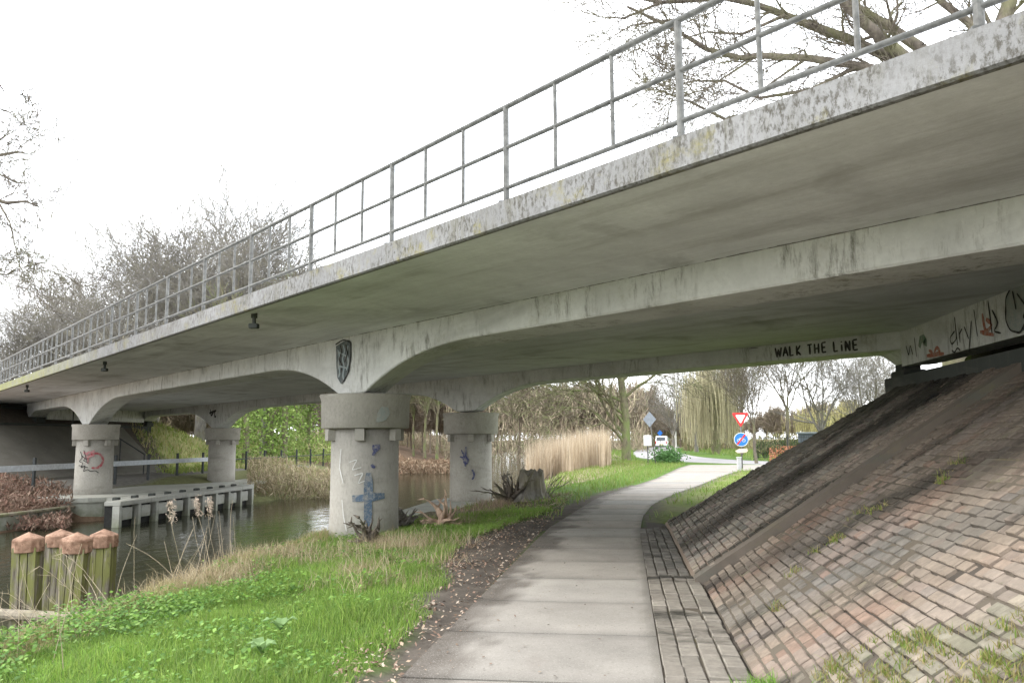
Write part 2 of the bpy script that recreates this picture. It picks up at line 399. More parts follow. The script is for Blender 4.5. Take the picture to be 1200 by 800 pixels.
# ---- road beyond
def ribbon(name, cl, wd, z, material, th=.03):
    V = []; F = []; n = len(cl)
    for i, (x, y) in enumerate(cl):
        a = Vector(cl[max(0, i-1)]); b = Vector(cl[min(n-1, i+1)]); d = (b-a).normalized(); nn = Vector((-d.y, d.x))
        p = Vector((x, y)); l = p+nn*wd/2; r = p-nn*wd/2
        V += [(l.x, l.y, z), (r.x, r.y, z), (l.x, l.y, z-th), (r.x, r.y, z-th)]
        if i: b_ = i*4; F += [(b_-4, b_-3, b_+1, b_), (b_-4, b_, b_+2, b_-2), (b_-3, b_-1, b_+3, b_+1)]
    return addmesh(name, V, F, material)
def smoothcl(P, k=8):
    out = []
    P = [P[0]]+P+[P[-1]]
    for i in range(1, len(P)-2):
        for j in range(k):
            t = j/k; a, b, c, d = [np.array(q, float) for q in P[i-1:i+3]]
            out.append(tuple(.5*((2*b)+(-a+c)*t+(2*a-5*b+4*c-d)*t*t+(-a+3*b-3*c+d)*t**3)))
    out.append(tuple(P[-1])); return out
road = ribbon('road', smoothcl([(70, 44), (30, 46), (16, 50), (8, 57), (4.5, 68), (3.6, 85), (4.2, 110), (6, 140), (11, 190), (20, 260)]), 5.4, .022, M['asphalt']); lab(road, kind='structure')

# ------------------------------------------------------------------ brick paving of the slope
def bricks(name, label, cat, regions, kind=None):
    V = []; F = []; CL = []
    for (org, du, dv, dn, nu, nv, lu, lv, g, inside, colf, bond) in regions:
        for j in range(nv):
            off = (lu*.5 if (j % 2 and bond) else 0)
            for i in range(-1, nu):
                u0 = i*lu+off+rng.normal(0, .004); v0 = j*lv+rng.normal(0, .003)
                uc, vc = u0+lu/2, v0+lv/2
                pc = org+du*uc+dv*vc
                if not inside(pc): continue
                c = colf(pc)
                if c is None: continue
                h = rng.normal(0, .006)-(.02 if rng.random() < .02 else 0); tu, tv = rng.normal(0, .02, 2)
                a, b = lu/2-g*.35, lv/2-g*.75
                base = len(V)
                for ins, z in ((0, -.05), (0, -.006), (.008, 0)):
                    for su, sv in ((-1, -1), (1, -1), (1, 1), (-1, 1)):
                        uu, vv = su*(a-ins), sv*(b-ins)
                        V.append(pc+du*uu+dv*vv+dn*(z+h+tu*uu+tv*vv))
                for k in (0, 4): F += [(base+k+q, base+k+(q+1) % 4, base+k+4+(q+1) % 4, base+k+4+q) for q in range(4)]
                F.append((base+8, base+9, base+10, base+11)); CL += [c]*12
    o = addmesh(name, V, F, M['brick'], cols=np.array(CL)); return o
SL = math.atan(.66)
dU = Vector((0, 1, 0)); dV = Vector((math.cos(SL), 0, math.sin(SL))); dN = Vector((-math.sin(SL), 0, math.cos(SL)))
pal_red = [np.array(q)*.66 for q in [(.33, .22, .17), (.32, .26, .215), (.35, .285, .235), (.29, .235, .205), (.36, .23, .17), (.30, .265, .23), (.26, .235, .215), (.35, .30, .24)]]
pal_grey = [np.array(q) for q in [(.26, .23, .19), (.22, .20, .17), (.30, .27, .22), (.27, .22, .19), (.20, .19, .165)]]
pal_moss = [np.array(q)*.72 for q in [(.27, .25, .19), (.30, .26, .20), (.24, .23, .16), (.33, .28, .22)]]
def col_near(p):
    a = p.y+K*p.x
    q = mnoise.noise(Vector((p.x*.9, p.y*.9, 3))); w1 = mnoise.noise(Vector((p.x*1.3, p.y*1.3, 33))); w2 = mnoise.noise(Vector((p.x*.8+4, p.y*1.1, 53)))
    if a < A_F+.1+.25*q:      # rained-on and mossy in front of the deck
        return np.clip(pal_moss[rng.integers(4)]*(1.05+.1*rng.normal()), .03, .6)
    base_ = np.array([.235, .192, .15])*(1+.18*w2)
    red = np.array([.25, .15, .11]); gry = np.array([.19, .17, .155])
    c = base_*.95*(1-.55*sm(w1*2+.2))+red*.55*sm(w1*2+.2); g_ = .6*sm(-w2*2.2); c = c*(1-g_)+gry*g_
    c = c*(1+.10*rng.normal())
    if rng.random() < .16: c = c*.45+pal_red[rng.integers(8)]*.6
    if a < A_F+.6+.35*q: c = c*.5+np.array([.28, .235, .195])*.5      # pale run-off band beside the drip line
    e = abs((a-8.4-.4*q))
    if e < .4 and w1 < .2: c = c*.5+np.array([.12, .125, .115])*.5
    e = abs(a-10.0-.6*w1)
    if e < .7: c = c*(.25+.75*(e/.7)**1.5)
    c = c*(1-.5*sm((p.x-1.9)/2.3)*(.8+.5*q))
    return np.clip(c, .02, .6)
def col_far(p):
    q = mnoise.noise(Vector((p.x*.9, p.y*1.1, 13)))
    c = pal_grey[rng.integers(5)]*(1+.12*rng.normal())
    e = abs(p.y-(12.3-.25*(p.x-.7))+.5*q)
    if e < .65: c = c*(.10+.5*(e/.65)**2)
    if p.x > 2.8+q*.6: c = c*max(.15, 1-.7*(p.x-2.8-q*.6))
    if p.y > 14.6-.6*(p.x-1)+.4*q: c = c*.6+np.array([.05, .06, .035])*.4
    if p.y < 10.6+.4*q: c = c*.6+np.array([.34, .26, .20])*.4
    return np.clip(c, .012, .6)
STEP = 9.58
reg = []
LV = .096
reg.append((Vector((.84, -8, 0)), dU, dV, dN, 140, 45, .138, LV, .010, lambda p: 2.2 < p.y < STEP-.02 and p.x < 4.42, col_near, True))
def gut_col(p):
    q = mnoise.noise(Vector((p.x*1.5, p.y*.8, 21)))
    c = np.array([.275, .25, .21])*(1+.10*rng.normal())*(1+.25*q)
    return np.clip(c, .03, .6)
reg.append((Vector((.235, -8, .004)), dU, Vector((1, 0, 0)), Vector((0, 0, 1)), 110, 4, .30, .148, .010, lambda p: p.y < 10.0, gut_col, False))
pv = bricks('brick_paving', '', '', reg)
pv.name = 'sloped_paving'; lab(pv, 'reddish brick paved bank rising from the path under the near part of the bridge', 'paved bank')
# raised far strip
TH = .05
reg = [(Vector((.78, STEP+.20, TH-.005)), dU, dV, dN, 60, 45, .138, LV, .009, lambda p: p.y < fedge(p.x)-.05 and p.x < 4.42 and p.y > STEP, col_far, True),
       (Vector((.235, 10.0, .004)), dU, Vector((1, 0, 0)), Vector((0, 0, 1)), 30, 4, .22, .128, .012, lambda p: 9.9 < p.y < 15.2, lambda p: np.array([.17, .16, .14])*(1+.18*rng.normal()), True)]
ps = bricks('raised_paving', '', '', reg); lab(ps, 'raised darker mossy paving strip at the far end of the brick bank', 'paved bank')
# its solid concrete bed with the step edge
mb = MB()
def bank_slab(mb, n0, n1, s_of0, s_of1, off, th):
    k = 24; v = []; f = []
    for i in range(k+1):
        n = n0+(n1-n0)*i/k; z = .66*(n-n0)+off
        a, b = s_of0(n), s_of1(n)
        v += [(n, a, z), (n, b, z), (n+.02, a, z-th), (n+.02, b, z-th)]
        if i:
            q = i*4; f += [(q-4, q, q+1, q-3), (q-4, q-2, q+2, q), (q-3, q+1, q+3, q-1), (q-2, q-1, q+3, q+2)]
    f += [(0, 1, 3, 2), (k*4, k*4+2, k*4+3, k*4+1)]
    mb.add(v, f)
bank_slab(mb, .76, 4.40, lambda n: STEP+.19, lambda n: fedge(n)+.05, TH-.045, .22)
bed = mb.build('paving_bed', concrete('step_concrete', (.22, .17, .13), stain=.6, streak=0), ps)
bed2 = MB(); gn = np.arange(.84, 4.36, .07); gs = np.arange(-2, STEP-.03, .07); Vb = []; Fb = []
for i_, n_ in enumerate(gn):
    for j_, s_ in enumerate(gs):
        q_ = mnoise.noise(Vector((n_*1.5, s_*1.0, 60)))+.4*mnoise.noise(Vector((n_*6, s_*6, 61))); Vb.append((n_, s_, .66*(n_-.84)-.036+.027*sm(.5+q_*1.7)))
        if i_ and j_: k_ = i_*len(gs)+j_; Fb.append((k_, k_-len(gs), k_-len(gs)-1, k_-1))
bed2.add(Vb, Fb)
M['joint_m'] = M['joint']; b2 = bed2.build('joint_bed', M['joint'], pv)
g2 = MB(); g2.box(.225, TOE+.02, -8, 15.3, -.06, -.018); g2.build('gutter_bed', M['joint'], pv)
# smooth mortar band along the step
mb = MB(); bank_slab(mb, .76, 4.40, lambda n: STEP-.03+.02*mnoise.noise(Vector((n*3, 0, 0))), lambda n: STEP+.19, TH-.004, .26)
mb.build('mortar_band', concrete('mortar_band', (.155, .13, .105), stain=1., streak=0, moss=.3), ps)
# ------------------------------------------------------------------ bridge
bridge = empty('concrete_bridge', (0, 0, 0)); lab(bridge, 'weathered pale concrete girder bridge on round piers crossing the canal and path', 'bridge')
N0, N1 = -46., 14.
def adeck(mb, prof, n0=N0, n1=N1, k=60, zf=None, skew_end=None):
    """prof: closed list of (a, z) going round; extruded along the bridge line"""
    m_ = len(prof); v = []; f = []
    for i in range(k+1):
        n = n0+(n1-n0)*i/k
        for a, z in prof: v.append((n, a-K*n, z))
        if i:
            for j in range(m_):
                q = (i-1)*m_; f.append((q+j, q+(j+1) % m_, q+m_+(j+1) % m_, q+m_+j))
    f += [tuple(range(m_)), tuple(range(k*m_, (k+1)*m_))[::-1]]
    mb.add(v, f)
mb = MB(); adeck(mb, [(A_F+.111, 3.84), (A_F+.111, 3.630), (A_F+.40, 3.636), (A_F+.405, 3.656), (A_G-.05, 3.64), (A_G+GW+.05, 3.60), (A_G+GW+.4, 3.53), (A_FG-.3, 3.53), (A_FG+.02, 3.58), (A_FG+GW, 3.62), (A_B, 3.66), (A_B, 3.84)], k=1)
mb.build('deck', M['deck'], bridge)
# edge beam: outer face, drip nose underneath
mb = MB(); adeck(mb, [(A_F, 3.855), (A_F, 3.615), (A_F+.03, 3.60), (A_F+.09, 3.60), (A_F+.11, 3.625), (A_F+.11, 3.86)], k=1)
fas = mb.build('fascia', M['fascia'], bridge)
mb = MB(); adeck(mb, [(A_B, 3.60), (A_B+.3, 3.60), (A_B+.3, 3.87), (A_B, 3.87)], k=1); mb.build('fascia', M['fascia'], bridge)
def gprof(n, c1, c2, zc1=2.5, zc2=2.32):
    z = 3.22
    for c, zc, hw, sc in ((c1, zc1, .36, 1.0), (c2, zc2, .42, 1.35)):
        d = (abs(n-c)-hw)/sc
        if d <= 0: zz = zc
        else:
            R_ = 2.6; x = min(d, R_); H = 3.22-zc
            zz = zc+H*(1-(1-x/R_)**2.3)
        z = min(z, zz)
    # end block over the bearings
    for c, sgn in ((5.28, 1), (-30.2, -1)):
        e = (n-c)*sgn
        if e > -.2: z = min(z, 3.22-.27*sm((e+.2)/.35))
    return z
PC1, PC2 = -5.22, -21.45
def girder(a0, c1, c2, n0, n1):
    ns = np.unique(np.concatenate([np.linspace(n0, n1, 90), np.linspace(c1-3.5, c1+3.5, 60), np.linspace(c2-4.5, c2+4.5, 60), np.linspace(5.0, 5.5, 12)]))
    v = []; f = []
    for i, n in enumerate(ns):
        z = gprof(n, c1, c2)
        for a, zz in ((a0, 3.66), (a0, z+.025), (a0+.03, z), (a0+GW-.03, z), (a0+GW, z+.025), (a0+GW, 3.66)): v.append((n, a-K*n, zz))
        if i:
            q = (i-1)*6
            f += [(q+j, q+(j+1) % 6, q+6+(j+1) % 6, q+6+j) for j in range(6)]
    k = len(ns)-1; f += [(0, 1, 2, 3, 4, 5), tuple(k*6+j for j in (5, 4, 3, 2, 1, 0))]
    return addmesh('girder', v, f, M['girder'], bridge)
g1 = girder(A_G, PC1, PC2, -31.4, 5.6); g2_ = girder(A_FG, PC1+.35, PC2+.45, -31.4, 5.6)
# end cross beams along the abutments
def quadbox(mb, p, z0, z1):
    mb.prism(p, z0, z1)
mb = MB(); mb.prism([(5.12, A_G+GW-K*5.12), (5.55, A_G+GW-K*5.55), (5.55, A_FG-K*5.55), (5.12, A_FG-K*5.12)], 2.90, 3.56); db = mb.build('cross_beam', M['girder'], bridge)
mb = MB(); mb.prism([(-30.9, A_G+GW+K*30.9), (-30.45, A_G+GW+K*30.45), (-30.45, A_FG+K*30.45), (-30.9, A_FG+K*30.9)], 2.84, 3.56); mb.build('cross_beam', M['girder'], bridge)
# bearings
for n, a in ((5.3, A_G+.6), (5.3, A_FG+.4), (-30.7, A_G+.6), (-30.7, A_FG+.6)):
    mb = MB(); s = a-K*n; mb.box(n-.2, n+.2, s-.35, s+.35, 2.6, 2.84, bev=.02); mb.box(n-.14, n+.14, s-.25, s+.25, 2.84, 2.96); mb.build('bearing', M['dark_conc'], bridge)
# abutments: seat and back wall
mb = MB(); mb.prism([(4.33, 3.0), (6.3, 3.0), (6.3, 16.3), (5.1, 16.4), (4.8, 14.9), (4.36, 14.3)], 1.0, 2.57)
mb.prism([(5.9, 3.0), (6.3, 3.0), (6.3, 12.5), (5.9, 12.5)], 2.57, 3.56)
mb.build('abutment', M['dark_conc'], bridge)
mb = MB(); mb.prism([(-32.0, 36.0), (-30.2, 36.0), (-30.2, 49.0), (-32.0, 49.0)], 1.0, 2.6); mb.prism([(-32.0, 34.0), (-31.6, 34.0), (-31.6, 49.0), (-32.0, 49.0)], 2.6, 3.56); mb.build('abutment', M['dark_conc'], bridge)

PIERS = {}
def pier(key, n, a0, top, cap, rc, rs, base, label):
    a = a0+GW/2; s = a-K*n; e = empty('pier', (n, s, 0), 0, bridge); lab(e, label)
    PIERS[key] = (n, s, rs, e, top)
    mb = MB(); mb.lathe([(rc*.93, top-cap), (rc*.955, top-cap+.012), (rc*.965, top-.13), (rc, top-.035), (rc, top-.012), (rc-.02, top)], 64); mb.build('capital', M['pier'], e, True).data
    mb = MB(); mb.lathe([(rs*1.03, base), (rs*1.0, base+.8), (rs*.99, top-cap+.01)], 64); mb.build('shaft', M['pier'], e, True)
    for k in range(6):
        an = R(30+60*k)-R(110); Mx = Matrix.Rotation(an, 4, 'Z')
        q = MB(); q.box(rs-.05, rs+.13, -.09, .09, top-cap-.24, top-cap-.004, Mx, bev=.012); q.build('bracket', M['pier'], e)
    return e
pier('near', -5.08, A_G, 2.5, .66, .90, .665, -.6, 'nearest round pier, bearing a blue painted cross')
pier('nearr', -4.80, A_FG, 2.45, .66, .90, .665, -.6, 'round pier standing behind the nearest one')
pier('far', -21.25, A_G, 2.32, .62, .90, .70, -.8, 'round pier across the canal with a red and black scribble')
pier('farr', -20.75, A_FG, 2.30, .62, .90, .68, -.8, 'darker round pier across the canal, behind the one with the red scribble')
for o in C.objects:
    if o.name.startswith(('capital', 'shaft')) and o.type == 'MESH':
        for p in o.data.polygons:
            if len(p.vertices) > 4: p.use_smooth = False
# plinths
def roundstrip(x0, x1, y0, y1, seg=10):
    r = (x1-x0)/2; cx = (x0+x1)/2; P = []
    for i in range(seg+1): t = math.pi+math.pi*i/seg; P.append((cx+r*math.cos(t), y0+r+r*math.sin(t)))
    for i in range(seg+1): t = math.pi*i/seg; P.append((cx+r*math.cos(t), y1-r+r*math.sin(t)))
    return P
mb = MB(); mb.prism(roundstrip(-6.0, -4.0, 14.2, 26.6), -2.2, -.27); p_ = mb.build('plinth', M['plinth'], bridge); lab(p_, 'low concrete plinth under the near piers')
mb = MB(); mb.prism(roundstrip(-22.6, -19.2, 28.0, 43.5), -2.2, -.62); mb.prism(roundstrip(-22.75, -19.05, 27.9, 43.6), -.62, -.45)
mb.box(-19.3, -17.9, 28.6, 38.0, -1.2, -.47); p_ = mb.build('plinth', M['plinth'], bridge); lab(p_, 'green stained concrete plinth across the canal')

# drain spouts / lamps below the deck
for (x, y) in ((298, 369), (123, 425), (32, 452)):
    p = px(x, y, 3.62); mb = MB(); mb.tube(p+Vector((0, 0, .03)), p-Vector((0, 0, .05)), .05); mb.tube(p-Vector((0, 0, .05)), p-Vector((0, 0, .18)), .03); mb.box(p.x-.07, p.x+.07, p.y-.05, p.y+.05, p.z-.22, p.z-.14, bev=.01)
    mb.build('drain_spout', M['dark_conc'], bridge)

# railing
rail = empty('railing', (0, 0, 0), 0, bridge)
AR = A_F+.16
def rp_(n, z): return (n, AR-K*n, z)
for nm, z, r in (('top_rail', 4.845, .026), ('middle_rail', 4.43, .021), ('bottom_rail', 4.025, .021)):
    mb = MB(); mb.tube(rp_(-34, z), rp_(7, z), r, n=12); mb.build(nm, M['galv'], rail, True)
i = 0; n = .49+1.565*2
cnt = 0; stuff = MB()
while n > -34 and cnt < 99:
    mb = MB()
    if i % 3 == 0: mb.tube(rp_(n, 3.86), rp_(n, 4.84), .030, n=12); mb.box(n-.07, n+.07, AR-K*n-.07, AR-K*n+.07, 3.855, 3.885)
    else: mb.tube(rp_(n, 4.02), rp_(n, 4.84), .019, n=10)
    mb.build('post', M['galv'], rail, False); cnt += 1
    n -= 1.565/3; i += 1

# ------------------------------------------------------------------ painted marks on the concrete
def strokes(name, S, mapf, width, material, parent, jit=0.0, jn=0):
    """S: list of polylines of (u, v, width factor optional); mapf(u, v, off) -> world point"""
    V = []; F = []; li = 0
    for st in S:
        li += 1; off = .003+.0015*(li % 5)
        pts = [np.array(p[:2], float) for p in st]
        # resample
        P = []
        for a, b in zip(pts[:-1], pts[1:]):
            k = max(1, int(np.linalg.norm(b-a)/(width*1.2)))
            for j in range(k): P.append(a+(b-a)*j/k)
        P.append(pts[-1])
        if len(P) < 2: continue
        for _ in range(2):
            Q = P[:]
            for j in range(1, len(P)-1): Q[j] = (P[j-1]+2*P[j]+P[j+1])/4
            P = Q
        L = []; Rr = []
        for j, p in enumerate(P):
            d = P[min(len(P)-1, j+1)]-P[max(0, j-1)]; d = d/(np.linalg.norm(d)+1e-9); nn = np.array([-d[1], d[0]])
            wv = width*(1+jit*mnoise.noise(Vector((p[0]*7, p[1]*7, jn+li))))
            if j in (0, len(P)-1): wv *= .7
            L.append(p+nn*wv/2); Rr.append(p-nn*wv/2)
        b = len(V)
        for l, r in zip(L, Rr): V += [mapf(*l, off), mapf(*r, off)]
        for j in range(len(P)-1): F.append((b+2*j, b+2*j+1, b+2*j+3, b+2*j+2))
    return addmesh(name, V, F, material, parent)
_strokes = strokes
def strokes(name, S, mapf, width, material, parent, jit=0.0, jn=0):
    for i, st in enumerate(S): _strokes(name, [st], lambda u, v, off, i=i: mapf(u, v, off+.0015*(i % 5)), width, material, parent, jit, i)
def blob(name, pts, mapf, material, parent, off=.0025):
    """filled outline, fanned from its centre with inner rings so it follows a curved face"""
    P = np.array(pts, float); c = P.mean(0); V = []; F = []; n = len(P); rings = 5
    for k in range(rings):
        t = (k+1)/rings
        for p in P: q = c+(p-c)*t; V.append(mapf(q[0], q[1], off))
    V.append(mapf(c[0], c[1], off))
    for i in range(n): F.append((len(V)-1, i, (i+1) % n))
    for k in range(rings-1):
        for i in range(n): F.append((k*n+i, (k+1)*n+i, (k+1)*n+(i+1) % n, k*n+(i+1) % n))
    return addmesh(name, V, F, material, parent)
def wornpaint(name, c, wear):
    m, t, b = mat(name, .8, .2); P = pos(t)
    col = mixc(t, ramp(t, noi(t, P, 9, 7, .75), (.46, 0.), (.66, wear)), c, (.36, .34, .30)); col = mixc(t, ramp(t, noi(t, P, 40, 4), (.5, 0.), (.7, wear*.5)), col, (.42, .40, .36))
    t.links.new(col, b.inputs['Base Color']); return m
paint = {k: wornpaint('paint_'+k, c, .25 if k == 'black' else .8) for k, c in dict(black=(.02, .02, .02), blue=(.085, .13, .19), navy=(.05, .06, .16), red=(.30, .04, .055), pink=(.45, .16, .18), white=(.6, .6, .58), grey=(.27, .30, .28), pale=(.30, .36, .38), rustred=(.36, .12, .07), green=(.16, .24, .17)).items()}
BU = Vector((1, -K, 0)).normalized(); LB = math.sqrt(1+K*K)
def face(a0, n0, z0):           # u along the bridge towards the right, v up, on the face towards the camera
    o_ = Vector((n0, a0-K*n0, z0)); nr = Vector((-K, -1, 0)).normalized()
    return lambda u, v, off=.003: o_+BU*u+Vector((0, 0, v))+nr*off
def cyl(key, ang0, extra=.012):      # u = arc length seen left to right, v = height
    n, s, r, e, top = PIERS[key]; 
    def f(u, v, off=.003):
        rr = r*1.03+off+extra; t = ang0+u/rr; return Vector((rr*math.sin(t)*1, -rr*math.cos(t), v))
    return f
GLY = {'W': [[(0, 1), (.25, 0), (.5, .8), (.75, 0), (1, 1)]], 'A': [[(0, 0), (.45, 1), (.9, 0)], [(.2, .38), (.72, .38)]], 'L': [[(0, 1), (0.05, 0), (.7, .05)]],
       'K': [[(0, 1), (.03, 0)], [(.7, 1), (.05, .45), (.75, 0)]], 'T': [[(-.05, .95), (.8, 1)], [(.38, .97), (.4, 0)]], 'H': [[(0, 1), (.02, 0)], [(.7, 1), (.68, 0)], [(0, .5), (.7, .52)]],
       'E': [[(.7, 1), (0, .97), (.03, 0), (.72, .03)], [(.02, .5), (.6, .5)]], 'i': [[(.1, .66), (.12, 0)], [(.09, .86), (.11, .98)]], 'N': [[(0, 0), (.02, 1), (.7, 0), (.72, 1)]]}
S = []; u = 0; WI = [0]
for chh in 'WALK THE LiNE':
    if chh == ' ': u += .10; WI.append(len(S)); continue
    sc = .135 if chh != 'W' else .16
    y0 = rng.normal(0, .006)
    for st in GLY[chh]:
        # double-up the points so corners stay crisp
        q = [(u+a*sc, y0+b*.20) for a, b in st]; S.append(q)
    u += sc*(.45 if chh == 'i' else 1.0)+.038
wfac = 1.86/u
S = [[(a*wfac, b) for a, b in st] for st in S]
WI.append(len(S))
for a_, b_ in zip(WI[:-1], WI[1:]):
    segs = [[p, q] for st in S[a_:b_] for p, q in zip(st[:-1], st[1:])]
    _strokes('painted_word', segs, face(A_FG, 3.20, 3.285), .046, paint['black'], bridge, .2)

# emblem-like shield over the near pier
f0_ = face(A_G, -5.72, 0); f0 = lambda u, v, off=.003: f0_(u*1.55, v, off)
sh = [(0, 3.50), (.22, 3.57), (.40, 3.53), (.42, 3.2), (.38, 2.95), (.26, 2.76), (.16, 2.72), (.06, 2.85), (.02, 3.1)]
paint['slate'] = wornpaint('paint_slate', (.10, .12, .125), .35); blob('painted_shield', sh, f0, paint['slate'], bridge)
wv = [[(.06, 3.42), (.12, 3.28), (.07, 3.12), (.14, 2.98), (.10, 2.86)], [(.20, 3.5), (.26, 3.36), (.18, 3.22), (.26, 3.05), (.20, 2.9), (.24, 2.80)], [(.34, 3.46), (.30, 3.3), (.37, 3.15), (.31, 2.98)], [(.10, 3.36), (.30, 3.26)], [(.12, 3.08), (.32, 3.02)]]
strokes('painted_shield_lines', wv, lambda u, v, off: f0(u, v, off+.004), .035, paint['pale'], bridge, .5)
strokes('painted_shield_lines', [[(.0, 3.53), (.2, 3.6), (.41, 3.53), (.42, 3.2), (.36, 2.92), (.2, 2.72)], [(.14, 3.5), (.18, 3.36), (.1, 3.2), (.2, 3.1), (.16, 2.95)], [(.28, 3.5), (.34, 3.3), (.26, 3.14)]], lambda u, v, off: f0(u, v, off+.008), .03, paint['black'], bridge, .5)
# near pier: blue cross, dark blotches
e = PIERS['near'][3]; f1 = cyl('near', -YAW*0+.1, .0)
strokes('painted_cross', [[(.22, -.1), (.22, 1.0)], [(-.08, .52), (.55, .56)]], f1, .15, paint['blue'], e, .25)
strokes('painted_scribble', [[(.30, 1.52), (.26, 1.42), (.36, 1.36), (.46, 1.46), (.42, 1.56), (.32, 1.54), (.40, 1.45), (.30, 1.32)], [(.26, 1.12), (.30, 1.2), (.28, 1.06), (.34, 1.1)]], f1, .07, paint['navy'], e, .4)
strokes('painted_scribble', [[(-.35, 1.45), (-.38, 1.1), (-.28, .8)], [(-.15, 1.2), (.0, 1.25), (-.1, 1.05), (.08, 1.1)], [(-.05, .95), (.12, 1.0), (.02, .8), (.15, .85)], [(-.3, .5), (-.26, .2), (-.18, -.1)]], f1, .018, paint['white'], e, .5)
def fcap(u, v, off):
    rr = .90*.97+.012+off; t = .1+u/rr; return Vector((rr*math.sin(t), -rr*math.cos(t), v))
strokes('painted_scribble', [[(.42, 1.95), (.40, 2.1), (.5, 2.28), (.66, 2.24), (.68, 2.1), (.56, 2.0), (.46, 1.98)], [(.46, 2.05), (.6, 2.18)]], fcap, .10, paint['grey'], e, .5)
# pier behind
e = PIERS['nearr'][3]; f2 = cyl('nearr', .1, .0)
strokes('painted_scribble', [[(-.25, 1.3), (-.12, 1.1), (-.2, .9), (-.05, .85), (-.02, 1.05), (-.14, 1.15), (-.2, 1.0)], [(-.3, 1.1), (.0, 1.0)], [(-.1, 1.4), (-.12, .8)], [(.1, .7), (.2, .5), (.1, .4)]], f2, .06, paint['navy'], e, .5)
# far pier: red ring and black tag
e = PIERS['far'][3]; f3 = cyl('far', .58, .0)
ring = [(.05+.29*math.cos(R(t)), .88+.30*math.sin(R(t))) for t in range(200, -130, -15)]
strokes('painted_ring', [ring], f3, .085, paint['red'], e, .3)
strokes('painted_scribble', [[(-.4, 1.25), (-.3, 1.05), (-.2, 1.3), (-.1, 1.1), (.0, 1.28)], [(-.35, 1.0), (-.2, 1.15), (-.15, .95), (0, 1.1)]], f3, .09, paint['pink'], e, .5)
strokes('painted_scribble', [[(-.55, 1.25), (-.45, 1.0), (-.6, .85), (-.4, .8), (-.5, .6), (-.3, .7), (-.38, .45), (-.2, .55), (-.1, .45), (.05, .5), (.2, .4)], [(-.5, 1.1), (-.3, .95), (-.42, .9), (-.2, .8)], [(-.6, .7), (-.2, .62)], [(-.4, 1.3), (-.25, .85)]], f3, .028, paint['black'], e, .4)
# far pier behind: dark blotch on girder above
fb = face(A_FG, -21.3, 0)
strokes('painted_scribble', [[(-.4, 3.3), (-.2, 3.1), (-.35, 2.9), (0, 3.0), (.2, 3.3), (.4, 3.1), (.2, 2.85), (.5, 2.9)], [(-.5, 3.1), (.5, 3.2)]], fb, .12, paint['black'], bridge, .5)
# end cross beam scribbles (face at x = 4.8 looking towards the path); u runs towards the camera
fd = lambda u, v, off=.003: Vector((5.12-off, A_FG-K*5.12-u*1.06, v+.05))
strokes('painted_scribble', [[(.9, 3.1), (.85, 3.35), (1.2, 3.3), (1.3, 3.1), (1.0, 3.02), (1.2, 3.2)]], fd, .16, paint['green'], db, .5)
strokes('painted_scribble', [[(1.3, 3.0), (1.5, 2.95), (1.4, 2.90), (1.8, 2.92), (1.6, 3.05), (1.5, 2.9)], [(1.2, 2.92), (1.9, 2.88)], [(3.3, 3.3), (3.35, 3.0), (3.6, 3.1), (3.4, 3.2)], [(3.2, 3.05), (3.6, 2.95)]], fd, .06, paint['rustred'], db, .5)
strokes('painted_scribble', [[(2.35, 3.18), (2.15, 3.1), (2.2, 2.98), (2.4, 3.05), (2.38, 3.42), (2.42, 2.95)], [(2.5, 3.15), (2.52, 2.98)], [(2.5, 3.1), (2.62, 3.18)], [(2.7, 3.2), (2.82, 3.0)], [(2.95, 3.25), (2.8, 2.8)], [(2.2, 2.9), (2.3, 2.84), (2.4, 2.93), (2.5, 2.86)], [(3.05, 3.4), (3.1, 3.0)], [(3.5, 3.45), (3.55, 2.95)], [(3.6, 3.3), (3.75, 3.1), (3.6, 3.0), (3.8, 2.95)], [(.3, 3.2), (.4, 3.0), (.5, 3.2), (.6, 3.0)], [(.7, 3.3), (.75, 2.95)]], fd, .03, paint['black'], db, .4)
bl = [(4.15, 3.50), (4.0, 3.4), (3.95, 3.1), (4.05, 2.95), (4.3, 2.88), (4.5, 3.05), (4.7, 2.95), (5.0, 3.0), (5.3, 2.92), (5.7, 3.0), (6.1, 2.95), (6.4, 3.1), (6.4, 3.5), (5.4, 3.53)]
blob('painted_shape', bl, fd, paint['grey'], db)
strokes('painted_scribble', [bl[:8]+bl[8:12], [(4.3, 3.4), (4.5, 3.2), (4.4, 3.05), (4.8, 3.3), (4.9, 3.05), (5.2, 3.3), (5.3, 3.1), (5.6, 3.35), (5.8, 3.1)], [(4.2, 3.45), (4.25, 3.2)]], lambda u, v, off: fd(u, v, off+.004), .03, paint['black'], db, .4)
# round opening marks in the deck soffit
for x, y in ((885, 408),):
    p = px(x, y, 3.528); mb = MB(); mb.lathe([(.13, -.006), (.13, 0)], 20); o = mb.build('drain_hole', paint['black'], bridge); o.location = p

